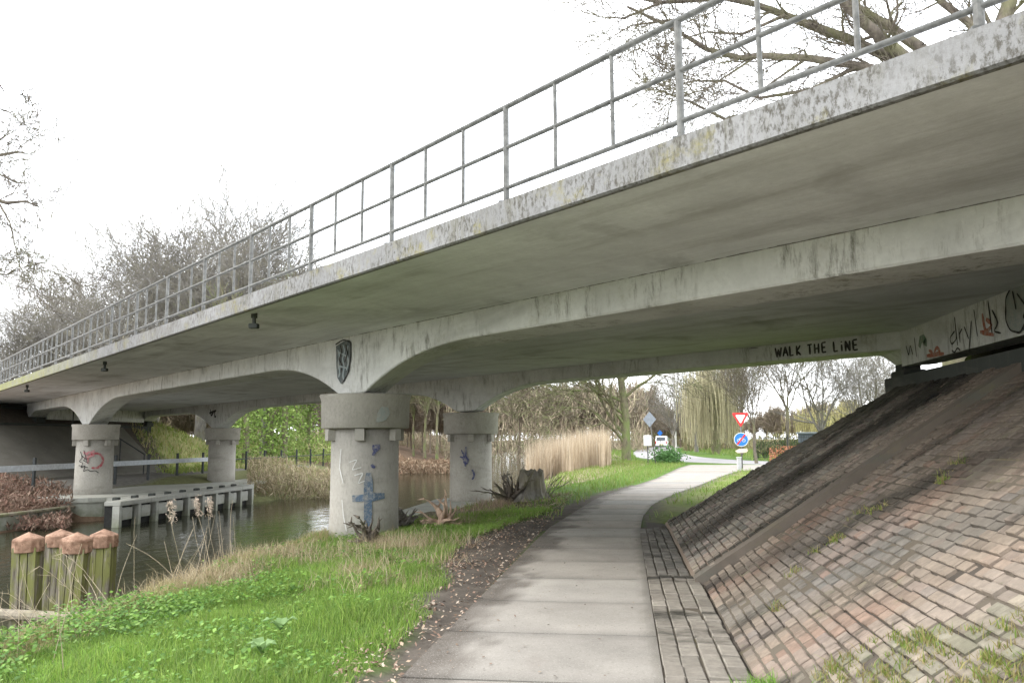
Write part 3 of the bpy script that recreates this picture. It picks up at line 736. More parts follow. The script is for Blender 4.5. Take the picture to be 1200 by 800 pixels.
# ------------------------------------------------------------------ fender across the canal, edging, railing of the far path
fe = empty('mooring_fender', (-17.4, 28, -1.3)); lab(fe, 'pale concrete fender wall of posts and panels on the water before the far piers', 'fender')
M['fender'] = concrete('fender_concrete', (.38, .38, .34), streak=.7, stain=.4, moss=.3, band=(-1.4, -.8))
M['black_gap'] = plain('fender_back', (.03, .03, .028), .9, .1)
def loc(mb, e): # shift verts into the local frame of e
    mb.v = [tuple(Vector(v)-e.location) for v in mb.v]; return mb
mb = MB(); mb.box(-17.75, -17.15, 26.2, 36.4, -.58, -.42, bev=.02); loc(mb, fe).build('top_beam', M['fender'], fe)
mb = MB(); mb.box(-17.8, -17.45, 26.3, 36.3, -2.0, -.58); loc(mb, fe).build('back_wall', M['black_gap'], fe)
k = 0; y = 26.2
while y < 36.4:
    mb = MB(); mb.box(-17.44, -17.18, y, y+.16, -1.9, -.581, bev=.015); loc(mb, fe).build('post', M['fender'], fe)
    if y+.9 < 36.4:
        mb = MB(); mb.box(-17.44, -17.26, y+.30, y+.88, -1.12+.06*rng.random(), -.66, bev=.02); loc(mb, fe).build('panel', M['fender'], fe)
    y += 1.12; k += 1
for i in range(9):
    mb = MB(); mb.box(-18.0, -17.8, 27+i*1.1, 27.18+i*1.1, -.46, -.34, bev=.02); loc(mb, fe).build('bollard', M['rustb'] if 'rustb' in M else M['dark_conc'], fe)
M['oldwood'] = bark('old_wood', (.24, .21, .16), (.16, .18, .07), .6)
ed = empty('bank_edging', (-20.2, 15, -1.3)); lab(ed, 'mossy timber edging holding the leafy bank at the left', 'edging')
mb = MB(); mb.box(-20.32, -20.16, -5, 27.9, -1.9, -.80, bev=.02); loc(mb, ed).build('board', M['plinth'], ed)
mb = MB(); mb.box(-20.42, -20.08, -5, 27.95, -.798, -.70, bev=.02); loc(mb, ed).build('cap_rail', M['oldwood'], ed)

M['paleg'] = plain('pale_painted_steel', (.42, .45, .48), .5, .4)
M['darkst'] = plain('dark_steel', (.03, .035, .035), .6, .3)
gr = empty('path_railing', (-22.9, 30, -.1)); lab(gr, 'low railing with pale horizontal band along the path across the canal', 'railing')
mb = MB(); mb.box(-22.93, -22.88, 5, 46.0, .52, .74); loc(mb, gr).build('guard_band', M['paleg'], gr)
for i in range(26):
    y = 6+i*2.6
    mb = MB(); mb.box(-23.03, -22.935, y-.05, y+.05, -.3, 1.02, bev=.01); loc(mb, gr).build('post', M['darkst'], gr)
mb = MB(); mb.tube((-22.98, 46, .55), (-22.98, 72, .55), .03, n=8); loc(mb, gr).build('rail', M['darkst'], gr)
# stair rail on the far slope
sr = MB(); sr.tube((-25.6, 41.0, .95), (-29.9, 41.0, 3.4), .035, n=8)
for q in (0, .33, .66, 1):
    x = -25.6-4.3*q; sr.tube((x, 41, .66*max(0, -26.5-x)-.1), (x, 41, .95+2.45*q), .03, n=6)
lab(sr.build('stair_rail', M['darkst']), 'thin dark handrail climbing the slope under the far end of the bridge', 'handrail')
# far slope paving as one sheet following the slope
M['farslope'] = concrete('far_slope_concrete', (.17, .16, .135), streak=.9, stain=1., streak_lo=.45)  # dark colour holds the shade under the bridge as well as stains
V = []
for i in range(13):
    n = -26.4-i*(3.85/12)
    for a in (5.6, 19.2-.45*(i-4)*.3): V.append((n, a-K*n, .66*(-26.5-n)+.03 if n < -26.5 else .0))
lab(addmesh('sloped_paving', V+[(v[0], v[1], v[2]-.2) for v in V], [(2*i, 2*i+1, 2*i+3, 2*i+2) for i in range(12)]+[(0, 1, 27, 26)], M['farslope']), 'stained paved slope, darkened in colour for shade, beneath the far end of the bridge across the canal', 'paved bank')

# ------------------------------------------------------------------ mooring piles with rusty caps
def rustm():
    m, t, b = mat('rusted_steel', .85, .2); P = pos(t, obj=True)
    col = mixc(t, ramp(t, noi(t, P, 10, 6, .7), (.38, 0.), (.62, 1.)), (.15, .085, .055), (.33, .21, .145))
    col = mixc(t, ramp(t, noi(t, P, 40, 4, .7), (.58, 0.), (.64, 1.)), col, (.13, .05, .03)); t.links.new(col, b.inputs['Base Color']); bump(t, b, noi(t, P, 50, 5), .5, .01); return m
M['rust'] = rustm()
def pilewood():
    m, t, b = mat('mossy_pile_wood', .9, .15); P = pos(t, (1, 1, .08))
    col = mixc(t, ramp(t, noi(t, P, 16, 5, .7), (.35, 0.), (.65, 1.)), (.05, .04, .03), (.30, .27, .21))
    g = ramp(t, noi(t, pos(t, (1, 1, .3)), 6, 6, .7), (.42, 0.), (.55, .92)); col = mixc(t, g, col, (.175, .18, .06))
    t.links.new(col, b.inputs['Base Color']); bump(t, b, noi(t, P, 40, 5, .7), .8, .02); return m
M['pile'] = pilewood()
dol = []
pc = [(37, 630, 12.0, 36, 'leftmost'), (71, 626, 13.4, 34, 'rearmost'), (87, 630, 11.6, 37, 'middle'), (122, 626, 12.9, 34, 'rightmost')]
plab = {'leftmost': 'leftmost of the rusty capped timber mooring piles', 'rearmost': 'capped timber pile standing hidden behind the front two piles', 'middle': 'timber mooring pile with rusty cap nearest to the grassy bank, in front of the others', 'rightmost': 'rightmost rusty capped mooring pile, the greenest with moss'}
for x, y, dist, wpx, k in pc:
    top = px(x, y, dist=dist); r = wpx/950*dist/2*.93
    e = empty('mooring_pile', (top.x, top.y, WL), 0); e.rotation_euler = (rng.normal(0, .02), rng.normal(0, .02), .3)
    lab(e, plab[k], 'mooring pile', 'capped mooring piles by the near bank')
    H = top.z-WL
    mb = MB(); kk = 3
    for j in range(9):     # bundle of squared beams
        ax = (j % 3-1)*r*.52; ay = (j//3-1)*r*.52
        h_ = H-.10; w2 = r*.235*rng.uniform(.9, 1.1); mb.box(ax-w2, ax+w2, ay-w2, ay+w2, -1.0, h_, bev=.02)
    mb.build('timber', M['pile'], e)
    mb = MB(); mb.lathe([(r, H-.19), (r*1.02, H-.18), (r*1.02, H-.02), (r*.96, H+.0), (r*.06, H+.085), (.01, H+.09)], 12)
    for j in range(12): t = 2*math.pi*(j+.5)/12; mb.tube((r*.98*math.cos(t), r*.98*math.sin(t), H-.12), (r*1.035*math.cos(t), r*1.035*math.sin(t), H-.12), .014, n=6)
    mb.build('rusty_cap', M['rust'], e)
a = px(12, 715, dist=12.0); b = px(98, 719, dist=11.4)
mb = MB(); mb.tube(a+Vector((-.1, -.22, 0)), b+Vector((0.1, -.25, 0)), .075, n=10); lab(mb.build('waling_beam', M['oldwood']), 'horizontal wooden beam fixed across the front of the mooring piles near the water', 'beam')

# ------------------------------------------------------------------ bare trees
def tubes(segs, sides):
    """segs: array rows (x0,y0,z0,x1,y1,z1,r0,r1)"""
    S = np.asarray(segs, float); p0, p1 = S[:, :3], S[:, 3:6]; d = p1-p0; d /= np.linalg.norm(d, axis=1)[:, None]+1e-9
    ref = np.where(np.abs(d[:, 2:3]) < .9, [[0, 0, 1.]], [[1., 0, 0]]); a = np.cross(d, ref); a /= np.linalg.norm(a, axis=1)[:, None]; b = np.cross(d, a)
    V = []
    for p, r in ((p0, S[:, 6]), (p1, S[:, 7])):
        for i in range(sides):
            t = 2*math.pi*i/sides; V.append(p+(a*math.cos(t)+b*math.sin(t))*r[:, None])
    V = np.stack(V, 1).reshape(-1, 3); base = np.arange(len(S))*2*sides
    F = np.concatenate([np.stack([base+i, base+(i+1) % sides, base+sides+(i+1) % sides, base+sides+i], 1) for i in range(sides)])
    return V, F
def grow(segs, p, d, L, r, lvl, maxl, rg, spread=.6, upb=.12, kids=(3, 5), wig=.16):
    n = 5 if lvl < 2 else 4; pts = [p]
    dd = d.copy(); rr = r
    for i in range(n):
        dd = dd+rg.normal(0, wig, 3)+np.array([0, 0, upb]); dd /= np.linalg.norm(dd)
        q = pts[-1]+dd*L/n; r1 = r*(1-.62*(i+1)/n) if lvl < maxl else r*(1-.8*(i+1)/n)
        segs.append((*pts[-1], *q, rr, r1, lvl)); 
        pts.append(q); rr = r1
        if lvl < maxl and i >= (1 if lvl == 0 else 0):
            for _ in range(rg.integers(*kids) if i == n-1 else rg.integers(1, 3)):
                ax = rg.normal(0, 1, 3); ax -= dd*ax.dot(dd); ax /= np.linalg.norm(ax)
                an = rg.uniform(.35, spread+.35); nd = dd*math.cos(an)+ax*math.sin(an)
                grow(segs, q, nd, L*rg.uniform(.5, .72), r1*rg.uniform(.5, .75), lvl+1, maxl, rg, spread, upb, kids, wig)
def split_tree(segs, cut=0):
    t = [s for s in segs if s[8] <= cut]; c = [s for s in segs if s[8] > cut]; return t, c
def mk_tree(name, label, cat, segs, base, m_, group=None, cut=0, minr=.006):
    base = Vector(base); e = empty(name, base); lab(e, label, cat, group)
    t, c = split_tree(segs, cut)
    for nm, L_, sd_ in (('trunk', t, 9), ('branches', [s for s in c if s[6] > .03], 5), ('twigs', [s for s in c if s[6] <= .03], 3)):
        if not L_: continue
        S = np.array(L_)[:, :8].copy(); S[:, 6:8] = np.maximum(S[:, 6:8], minr)
        if nm == 'trunk':
            pass
        V, F = tubes(S, sd_); npmesh(nm, V, [F], m_, e, smooth=True)
    return e
TREE_CACHE = {}
def std_tree(seed, H, r, maxl=4, spread=.6, upb=.14, trunkfrac=.35, kids=(3, 5)):
    rg = np.random.default_rng(seed); segs = []
    th = H*trunkfrac; p = np.zeros(3); rr = r
    for i in range(3):
        q = p+np.array([rg.normal(0, .03)*th/3, rg.normal(0, .03)*th/3, th/3+ (0.5 if i == 0 else 0)*0]); segs.append((*p, *q, rr*(1.25 if i == 0 else 1), rr*.93, 0)); p = q; rr *= .93
    for _ in range(rg.integers(4, 6)):
        an = rg.uniform(.1, spread); az = rg.uniform(0, 6.28); d = np.array([math.sin(an)*math.cos(az), math.sin(an)*math.sin(az), math.cos(an)])
        grow(segs, p, d, H*rg.uniform(.42, .58), rr*rg.uniform(.45, .62), 1, maxl, rg, spread, upb, kids)
    return segs

# big tree behind the right end of the bridge, its limbs placed after the photograph at its own distance
D0 = 21.
def PP(x, y, dz=0): return np.array(px(x, y, dist=D0+dz))
segs = []; rg = np.random.default_rng(3)
base = px(1128, 590, dist=D0); base.z = 0
fork = PP(1120, 118)
segs += [(base.x, base.y, -.1, *(fork*.5+np.array(base)*.5), .48, .40, 0), (*(fork*.5+np.array(base)*.5), *fork, .40, .36, 0)]
limbs = [([(1120, 118), (1075, 95), (1006, 77), (946, 68), (888, 65), (867, 68), (829, 58), (806, 44), (773, 26), (735, 8)], .13, 0),
         ([(1120, 118), (1080, 85), (1037, 65), (990, 44), (950, 30), (920, 18), (885, 5), (850, -2), (775, 3), (740, -4)], .17, 1),
         ([(1120, 118), (1050, 60), (1010, 25), (985, 0), (950, -40), (900, -70)], .2, -1),
         ([(1120, 118), (1079, 56), (1040, 30), (1002, 7), (970, -25), (930, -80)], .19, 2),
         ([(1120, 118), (1150, 45), (1135, 26), (1100, 0), (1080, -40), (1060, -90)], .16, 1.5),
         ([(1120, 118), (1165, 60), (1185, 0), (1190, -60), (1180, -160)], .3, .5),
         ([(1120, 118), (1060, 105), (960, 112), (900, 128), (850, 140), (810, 120), (770, 105)], .09, 3),
         ([(1006, 77), (950, 105), (890, 115), (850, 95), (815, 95), (790, 100)], .06, 1),
         ([(888, 65), (850, 90), (828, 105), (800, 112), (780, 118)], .035, .5),
         ([(946, 68), (900, 100), (872, 130)], .045, .5),
         ([(920, 18), (870, 40), (830, 38), (800, 45)], .05, 1),
         ([(850, -2), (800, 22), (740, 30), (700, 55)], .05, 1), ([(775, 3), (730, 22), (700, 20), (685, 10)], .04, 0)]
for P_, r0, dz in limbs:
    pts = [PP(x, y, dz*i/len(P_)) for i, (x, y) in enumerate(P_)]; n_ = len(pts)
    for i in range(n_-1):
        ra, rb = r0*(1-.75*i/(n_-1)), r0*(1-.75*(i+1)/(n_-1))
        segs.append((*pts[i], *pts[i+1], ra, rb, 1))
        d = pts[i+1]-pts[i]; d /= np.linalg.norm(d)
        if i >= 1:
            for _ in range(3):
                ax = rg.normal(0, 1, 3); ax -= d*ax.dot(d); ax /= np.linalg.norm(ax); an = rg.uniform(.4, 1.1)
                grow(segs, pts[i]+(pts[i+1]-pts[i])*rg.random(), d*math.cos(an)+ax*math.sin(an), rg.uniform(.9, 2.2), max(.012, rb*.35), 2, 4, rg, .6, .02, (1, 3), .2)
segs = [tuple(np.array(s)-np.array([base.x, base.y, 0, base.x, base.y, 0, 0, 0, 0])) for s in segs]
mk_tree('bare_tree', 'big leafless tree with thick spreading limbs behind the right end of the bridge railing', 'tree', segs, (base.x, base.y, 0), M['twig'], minr=.007)

def place(tmpl, label, x, y, sc, rz, sz=None, name='bare_tree', group='leafless trees around the bridge'):
    o = copy_tree(tmpl); o.location = (x, y, max(ground(x, y), -1.3)-.1); o.scale = (sc, sc, sz or sc); o.rotation_euler = (0, 0, rz); lab(o, label, 'tree', group); o.name = name; return o
tA = mk_tree('bare_tree', 'tall bare tree with brown crown, highest above the railing at left', 'tree', std_tree(11, 9.8, .26, 4, .62, .07, .28, (3, 5)), (-31, 66, 0), M['twig_far'], 'leafless trees around the bridge', minr=.008)
tB = mk_tree('bare_tree', 'bare tree with pale crown between the tallest tree and the left edge above the railing', 'tree', std_tree(12, 9, .24, 4, .75, .07, .25, (3, 5)), (-40, 66, 0), M['twig_far'], 'leafless trees around the bridge', minr=.008)
tC = mk_tree('bare_tree', 'slender bare tree beyond the road, seen just under the writing on the bridge', 'tree', std_tree(13, 8.5, .14, 4, .5, .14, .42, (2, 4)), (16.5, 62, 0), M['twig'], 'leafless trees around the bridge', minr=.008)
def at(x, dist): p = px(x, 500, dist=dist); return p.x, p.y
HT = {}
def hgt(T):
    if T.name not in HT: HT[T.name] = float(np.percentile([v.co.z for ch in T.children for v in ch.data.vertices], 97.5))
    return HT[T.name]
def by_top(o, T, x, ytop, d, wide=1.):
    p = px(x, ytop, dist=d); o.location = (p.x, p.y, -.1); s_ = (p.z+.1)/hgt(T); o.scale = (s_*wide, s_*wide, s_)
for (x, yt, d, rz, T, lb, wd) in [
    (318, 275, 64, 1.1, tA, 'bare tree whose crown ends the row just left of the pale open sky', 1.),
    (338, 300, 70, 5.1, tB, 'lowest crown of the row, touching the railing just left of the open sky', .9),
    (280, 246, 74, 4., tB, 'bare tree in the middle of the row behind the railing at left', 1.1),
    (160, 285, 64, .4, tA, 'low wide bare tree sloping down to the left behind the railing', 1.3),
    (118, 322, 78, 3.1, tB, 'short bare tree above the far end of the railing', 1.3),
    (62, 352, 84, 5., tA, 'small olive brown bare tree near the left edge above the railing', 1.5),
    (15, 375, 80, 2.7, tB, 'bushy bare tree at the left edge behind the far end of the railing', 1.5),
    (90, 345, 95, .7, tA, 'small bare tree further back between the two short ones above the railing', 1.4)]:
    o = copy_tree(T); by_top(o, T, x, yt, d, wd); o.rotation_euler = (0, 0, rz); lab(o, lb, 'tree', 'leafless trees around the bridge'); o.name = 'bare_tree'
by_top(tA, tA, 245, 226, 68, 1.05); by_top(tB, tB, 190, 290, 78, 1.1)
D1 = 19.; LS = []
base = px(-210, 560, dist=D1); base.z = 0; top_ = np.array(px(-190, 330, dist=D1)); top2 = np.array(px(-175, 60, dist=D1))
LS += [(*base, *top_, .3, .24, 0), (*top_, *top2, .24, .12, 0)]; rg = np.random.default_rng(23)
for P_, r0 in [([(-190, 330), (-90, 250), (-30, 228), (8, 238), (30, 236), (46, 243)], .10), ([(-185, 240), (-100, 180), (-40, 172), (0, 182), (22, 178), (40, 182)], .09), ([(-180, 160), (-100, 130), (-40, 128), (-5, 126), (14, 132)], .08),
               ([(-30, 228), (0, 240), (12, 262), (18, 290), (24, 318)], .035), ([(-60, 300), (-20, 318), (8, 322), (22, 312), (30, 300)], .03), ([(-60, 175), (-10, 200), (20, 214), (42, 214)], .035), ([(-190, 330), (-120, 310), (-60, 300)], .07), ([(-20, 175), (5, 160), (20, 152)], .03), ([(-100, 130), (-40, 90), (0, 100), (8, 112)], .05)]:
    pts = [np.array(px(x, y, dist=D1+.3*i*(1 if r0 > .04 else -1))) for i, (x, y) in enumerate(P_)]
    for i in range(len(pts)-1):
        ra, rb = r0*(1-.85*i/(len(pts)-1)), r0*(1-.85*(i+1)/(len(pts)-1)); LS.append((*pts[i], *pts[i+1], ra, rb, 1)); d = pts[i+1]-pts[i]; d /= np.linalg.norm(d)
        for _ in range(2):
            ax = rg.normal(0, 1, 3); ax -= d*ax.dot(d); ax /= np.linalg.norm(ax); an = rg.uniform(.3, 1.)
            grow(LS, pts[i]+(pts[i+1]-pts[i])*rg.random(), d*math.cos(an)+ax*math.sin(an), rg.uniform(.5, 1.1), max(.009, rb*.35), 2, 4, rg, .6, .0, (1, 3), .2)
LS = [tuple(np.array(q)-np.array([base.x, base.y, 0, base.x, base.y, 0, 0, 0, 0])) for q in LS]
mk_tree('bare_tree', 'bare tree outside the left edge whose thin branch ends reach into the picture', 'tree', LS, (base.x, base.y, 0), M['twig'], minr=.006)
# right, beyond the road
X, Y = at(921, 60); tC.location = (X, Y, 0)
tD = mk_tree('bare_tree', 'bare tree with forked trunk beyond the road, left of the dark abutment block', 'tree', std_tree(14, 9.5, .24, 4, .75, .1, .2, (2, 4)), (*at(962, 64), 0), M['twig_far'], 'leafless trees around the bridge', minr=.008)
for (x, d, sc, rz, T, lb) in [
    (1022, 62, .95, 1., tD, 'bare tree cut by the slope beside the dark abutment block'),
    (1005, 80, .9, 3., tC, 'thin bare tree behind the slope edge, near the abutment'),
    (868, 75, .9, 2., tC, 'thin bare tree behind the triangular warning sign'),
    (885, 52, .7, 4.4, tC, 'small bare tree leaning right of the round blue sign'),
    (1050, 75, 1., 5., tD, 'bare tree glimpsed behind the end of the bridge beam'),
    (788, 95, 1.0, 2.5, tD, 'large grey trunked bare tree beside the road behind the van'),
    (815, 100, 1.1, .5, tD, 'bare tree behind the yellowish willow'),
    (850, 110, 1.1, 1.5, tD, 'bare tree far behind the willow on its right side')]:
    X, Y = at(x, d); place(T, lb, X, Y, sc, rz)
# the tree by the reeds, branching low to the left
sg = []
rg = np.random.default_rng(5); sg += [(0, 0, -.1, .05, 0, 3.2, .38, .30, 0), (.05, 0, 3.2, -.25, 0, 6.0, .30, .26, 0), (-.25, 0, 6, -.3, .3, 10, .26, .18, 0)]
for z, dx, L_ in ((1.2, -.5, 6), (1.8, -.7, 7), (2.6, -.9, 7), (3.4, -1.1, 7.5), (4.4, -1.2, 7), (4.8, .8, 6), (6, -.9, 7), (6, .9, 6), (8, -.5, 6), (10, 0, 6), (10, .6, 6)):
    d = np.array([dx, rg.normal(0, .3), .9]); d /= np.linalg.norm(d); grow(sg, np.array([0 if z < 5 else -.25, 0, z]), d, L_, .13, 1, 4, rg, .6, .02)
X, Y = at(733, 62); mk_tree('bare_tree', 'greenish bare tree with low branches between the reeds and the white notice board', 'tree', sg, (X, Y, 0), M['twig_green'], minr=.013)

# slim trees across the canal, some wrapped in ivy
def ivy_leaves(N_, fn, size, cols, rg):
    P = np.array([fn(rg) for _ in range(N_)]); a = rg.normal(0, 1, (N_, 3)); a /= np.linalg.norm(a, axis=1)[:, None]
    b = np.cross(a, rg.normal(0, 1, (N_, 3))); b /= np.linalg.norm(b, axis=1)[:, None]; s = size*rg.uniform(.6, 1.3, (N_, 1))
    V = np.stack([P-a*s, P+b*s*.6, P+a*s, P-b*s*.6], 1).reshape(-1, 3); F = np.arange(N_*4).reshape(-1, 4)
    c = cols[rg.integers(0, len(cols), N_)]*rg.uniform(.75, 1.25, (N_, 1)); return V, F, np.repeat(c, 4, 0)
ivyc = np.array([(.20, .30, .07), (.26, .37, .09), (.14, .22, .05), (.32, .42, .13)])
far_trees = [(288, 58, .28, 1, 'ivy clad trunk just right of the rear far pier'), (318, 62, .3, 1, 'bright green ivy covered tree, second to the right of the rear far pier'), (333, 60, .3, 1, 'ivy covered tree close to the left side of the nearest pier'),
             (362, 68, .25, 1, 'ivy tree directly left of the nearest pier capital'), (300, 72, .25, 1, 'ivy covered tree standing further back among the green trees'),
             (498, 98, .2, 0, 'slim yellow green tree seen between the two near piers'), (485, 110, .2, 0, 'slim tree further back between the two near piers'), (512, 92, .2, 0, 'slim bare tree beside the second near pier'), (350, 80, .22, 1, 'ivy tree behind the others, left of the nearest pier')]
for i, (x, d, r_, iv, lb) in enumerate(far_trees):
    X, Y = at(x, d); gz = max(ground(X, Y), -.5); rg = np.random.default_rng(50+i)
    e = mk_tree('ivy_tree' if iv else 'bare_tree', lb, 'tree', std_tree(30+i, 8, r_*.8, 4, .5, .10, .6, (2, 4)), (X, Y, gz), M['twig_green'] if iv or i < 8 else M['twig_far'], minr=.016)
    if iv:
        def fn(g): 
            z = g.uniform(0, 8.5); t = g.uniform(0, 6.28); rr = (r_+abs(g.normal(0, .9)))*(1.25-z/14); return (rr*math.cos(t), rr*math.sin(t), z+g.normal(0, .2))
        V, F, c = ivy_leaves(1700, fn, .13, ivyc, rg); npmesh('ivy', V, [F], M['grass'], e, cols=c)
# weeping willows
def willow(x, d, H, W, seed, label, colr):
    rg = np.random.default_rng(seed); X, Y = at(x, d); sg = []
    sg.append((0, 0, -.1, .1, 0, H*.35, .5, .42, 0)); tops = []
    for _ in range(26):
        az = rg.uniform(0, 6.28); rr = W*math.sqrt(rg.random())*.9; q = np.array([rr*math.cos(az), rr*math.sin(az), H*(.95-.3*(rr/W)**2)]); m_ = q*.5+np.array([0, 0, H*.25]); f_ = np.array([.1, 0, H*.35])
        sg += [(*f_, *m_, .18, .1, 1), (*m_, *q, .1, .04, 1)]; tops += [q, m_*.4+q*.6]
    e = mk_tree('weeping_willow', label, 'tree', sg, (X, Y, 0), M['twig_green'])
    n_ = int(170*W*H/10); V = []; Cc = []
    idx = rg.integers(0, len(tops), n_); T = np.array(tops)[idx]+rg.normal(0, W*.13, (n_, 3)); T[:, 2] = np.minimum(T[:, 2], H)
    Lg = T[:, 2]*rg.uniform(.3, .92, n_)
    sgm = []; cur = T; dr = rg.normal(0, .10, (n_, 2))
    for k in range(4):
        nxt = cur.copy(); nxt[:, 2] -= Lg/4; nxt[:, :2] += dr*(1-k*.3)+rg.normal(0, .06, (n_, 2)); sgm.append(np.concatenate([cur, nxt, np.full((n_, 1), .022), np.full((n_, 1), .02)], 1)); cur = nxt
    V, F = tubes(np.concatenate(sgm), 3); cc = np.array(colr)[None]*np.repeat(rg.uniform(.7, 1.25, (n_*4, 1)), 6, 0)
    npmesh('hanging_twigs', V, [F], M['reed'], e, cols=cc)
willow(838, 86, 10.5, 3.7, 71, 'pale yellow weeping willow beside the road, left of the warning sign', (.50, .46, .30))
willow(1030, 120, 6, 4., 72, 'straw coloured shrubby willow far behind, low at the edge of the brick bank', (.50, .44, .27))
willow(985, 95, 6, 6, 73, 'yellow green willow low behind the bare trees at right', (.46, .42, .2))

# ------------------------------------------------------------------ far woods: masses nobody could count
def wood(name, label, spots, seed, H, m_, minr=.03, twl=3):
    rg = np.random.default_rng(seed); T = [np.array(std_tree(seed*10+k, 7, .16, twl, .55, .12, .4, (2, 4))) for k in range(4)]; S = []
    for (X, Y) in spots:
        t = T[rg.integers(4)].copy(); sc = H/7*.5*rg.uniform(.75, 1.2); an = rg.uniform(0, 6.28); c, s_ = math.cos(an), math.sin(an)
        for o_ in (0, 3):
            x, y = t[:, o_].copy(), t[:, o_+1].copy(); t[:, o_] = (x*c-y*s_)*sc+X; t[:, o_+1] = (x*s_+y*c)*sc+Y; t[:, o_+2] = t[:, o_+2]*sc-.2
        t[:, 6:8] = np.maximum(t[:, 6:8]*sc, minr); S.append(t[:, :8])
    V, F = tubes(np.concatenate(S), 3); o = npmesh(name, V, [F], m_, smooth=True); lab(o, label, 'wood', kind='stuff'); return o
rg = np.random.default_rng(9)
sp = []
for _ in range(110):
    x = rg.uniform(350, 760)**1. if _ % 4 else rg.uniform(540, 760); d = rg.uniform(105, 210); sp.append(at(x, d))
M['wood'] = bark('distant_wood', (.25, .205, .16), (.23, .20, .13), g=.5)
wood('far_wood', 'mass of bare brown woodland closing the canal behind the piers and reeds', sp, 4, 13, M['wood'], .035, 4)
sp = [at(rg.uniform(740, 860), rg.uniform(150, 220)) for _ in range(40)]+[at(rg.uniform(860, 1120), rg.uniform(130, 200)) for _ in range(26)]
wood('far_wood', 'mass of bare trees far behind the road at the right', sp, 5, 10, M['wood'], .04, 4)
sp = [at(rg.uniform(-140, 340), rg.uniform(90, 150)) for _ in range(110)]
wood('far_wood', 'mass of bare trees far behind the bridge at the left', sp, 6, 11, M['wood'], .035, 4)
# brushy undergrowth below the woods
def brush(name, label, boxes, n_, size, cols, seed, cat='undergrowth', m_='leaf', vert=1.6, wid=.22):
    rg = np.random.default_rng(seed); P = []
    for _ in range(n_):
        b = boxes[rg.integers(len(boxes))]; x = rg.uniform(b[0], b[1]); d = rg.uniform(b[2], b[3]); X, Y = at(x, d)
        h = b[4]*(.6+.5*mnoise.noise(Vector((X*.25, Y*.25, seed))))*rg.random()**1.2; P.append((X, Y, max(ground(X, Y), -1.2)+h))
    P = np.array(P); a = rg.normal(0, 1, (n_, 3)); a[:, 2] *= vert; a /= np.linalg.norm(a, axis=1)[:, None]; b = np.cross(a, rg.normal(0, 1, (n_, 3))); b /= np.linalg.norm(b, axis=1)[:, None]
    s = size*rg.uniform(.4, 1.5, (n_, 1)); V = np.stack([P-a*s, P+b*s*wid, P+a*s, P-b*s*wid], 1).reshape(-1, 3); F = np.arange(n_*4).reshape(-1, 4)
    c = np.array(cols)[rg.integers(0, len(cols), n_)]*rg.uniform(.7, 1.2, (n_, 1)); o = npmesh(name, V, [F], M[m_], cols=np.repeat(c, 4, 0)); lab(o, label, cat, kind='stuff'); return o
brush('undergrowth', 'brown brushwood at the foot of the woods beyond the canal', [(520, 760, 100, 170, 15.0), (350, 520, 130, 170, 3.5)], 42000, .6, [(.36, .29, .21), (.28, .23, .17), (.42, .35, .25), (.30, .29, .17)], 41, vert=3.5, wid=.08)  # brush colours lightened so that distance haze is painted in
brush('undergrowth', 'brown and olive thicket behind the road at right', [(800, 870, 105, 150, 8), (740, 800, 160, 190, 11), (870, 1130, 100, 150, 3.0)], 24000, .5, [(.24, .19, .12), (.22, .21, .10), (.28, .24, .14), (.17, .18, .09)], 42, vert=3.5, wid=.09)
brush('undergrowth', 'green shrubs and ivy on the embankment across the canal', [(300, 400, 62, 85, 2.6), (265, 300, 70, 85, 2.0)], 9000, .16, [(.20, .30, .07), (.27, .36, .09), (.32, .36, .13), (.42, .38, .2)], 43)
brush('undergrowth', 'brownish thicket far behind the bridge at left', [(-140, 200, 84, 130, 5.5)], 12000, .45, [(.22, .18, .12), (.17, .16, .08)], 44)
brush('dry_shrubs', 'tangled beige shrubs and reeds on the far bank beside the fender', [(292, 420, 40.5, 54, 1.25)], 12000, .20, [(.40, .33, .22), (.30, .24, .15), (.30, .30, .14), (.45, .38, .26)], 45, 'shrubs', vert=2.5, wid=.09)
brush('leafy_bank', 'reddish fallen leaves and twigs on the far bank seen between the near piers', [(425, 530, 70, 98, .9)], 9000, .22, [(.26, .17, .11), (.20, .14, .09), (.32, .24, .16)], 49, 'leaves')
brush('bramble', 'bare brambles and fallen leaves on the far bank at the left edge', [(-60, 90, 27.0, 34, .75)], 9000, .10, [(.27, .16, .12), (.20, .13, .10), (.34, .24, .18), (.14, .10, .07)], 46, 'brambles')

# ------------------------------------------------------------------ grass, weeds, litter, dry stems
def blades(name, label, P, Hh, W, lean, cols, seed, cat='grass', m_='grass', bend=.5):
    """P (n,3) roots; one curved two-piece blade each"""
    rg = np.random.default_rng(seed); n = len(P); az = rg.uniform(0, 6.283, n); ln = np.abs(rg.normal(0, lean, n)); az2 = rg.uniform(0, 6.283, n)
    d = np.stack([np.cos(az)*ln, np.sin(az)*ln, np.ones(n)], 1); d /= np.linalg.norm(d, axis=1)[:, None]
    sx = np.stack([np.cos(az2), np.sin(az2), np.zeros(n)], 1)*(W*rg.uniform(.6, 1.3, n))[:, None]
    h = (Hh*rg.uniform(.55, 1.25, n))[:, None]
    m1 = P+d*h*.55; d2 = d.copy(); d2[:, :2] *= (1+bend*2); d2[:, 2] *= .8; tip = m1+d2*h*.45
    V = np.stack([P-sx/2, P+sx/2, m1+sx*.4, m1-sx*.4, tip], 1).reshape(-1, 3); b = np.arange(n)[:, None]*5
    F4 = b+np.array([[0, 1, 2, 3]]); F3 = b+np.array([[3, 2, 4]])
    c = np.array(cols); o = npmesh(name, V, [F4, F3], M[m_], cols=np.repeat(c, 5, 0)); 
    if label: lab(o, label, cat, kind='stuff')
    return o
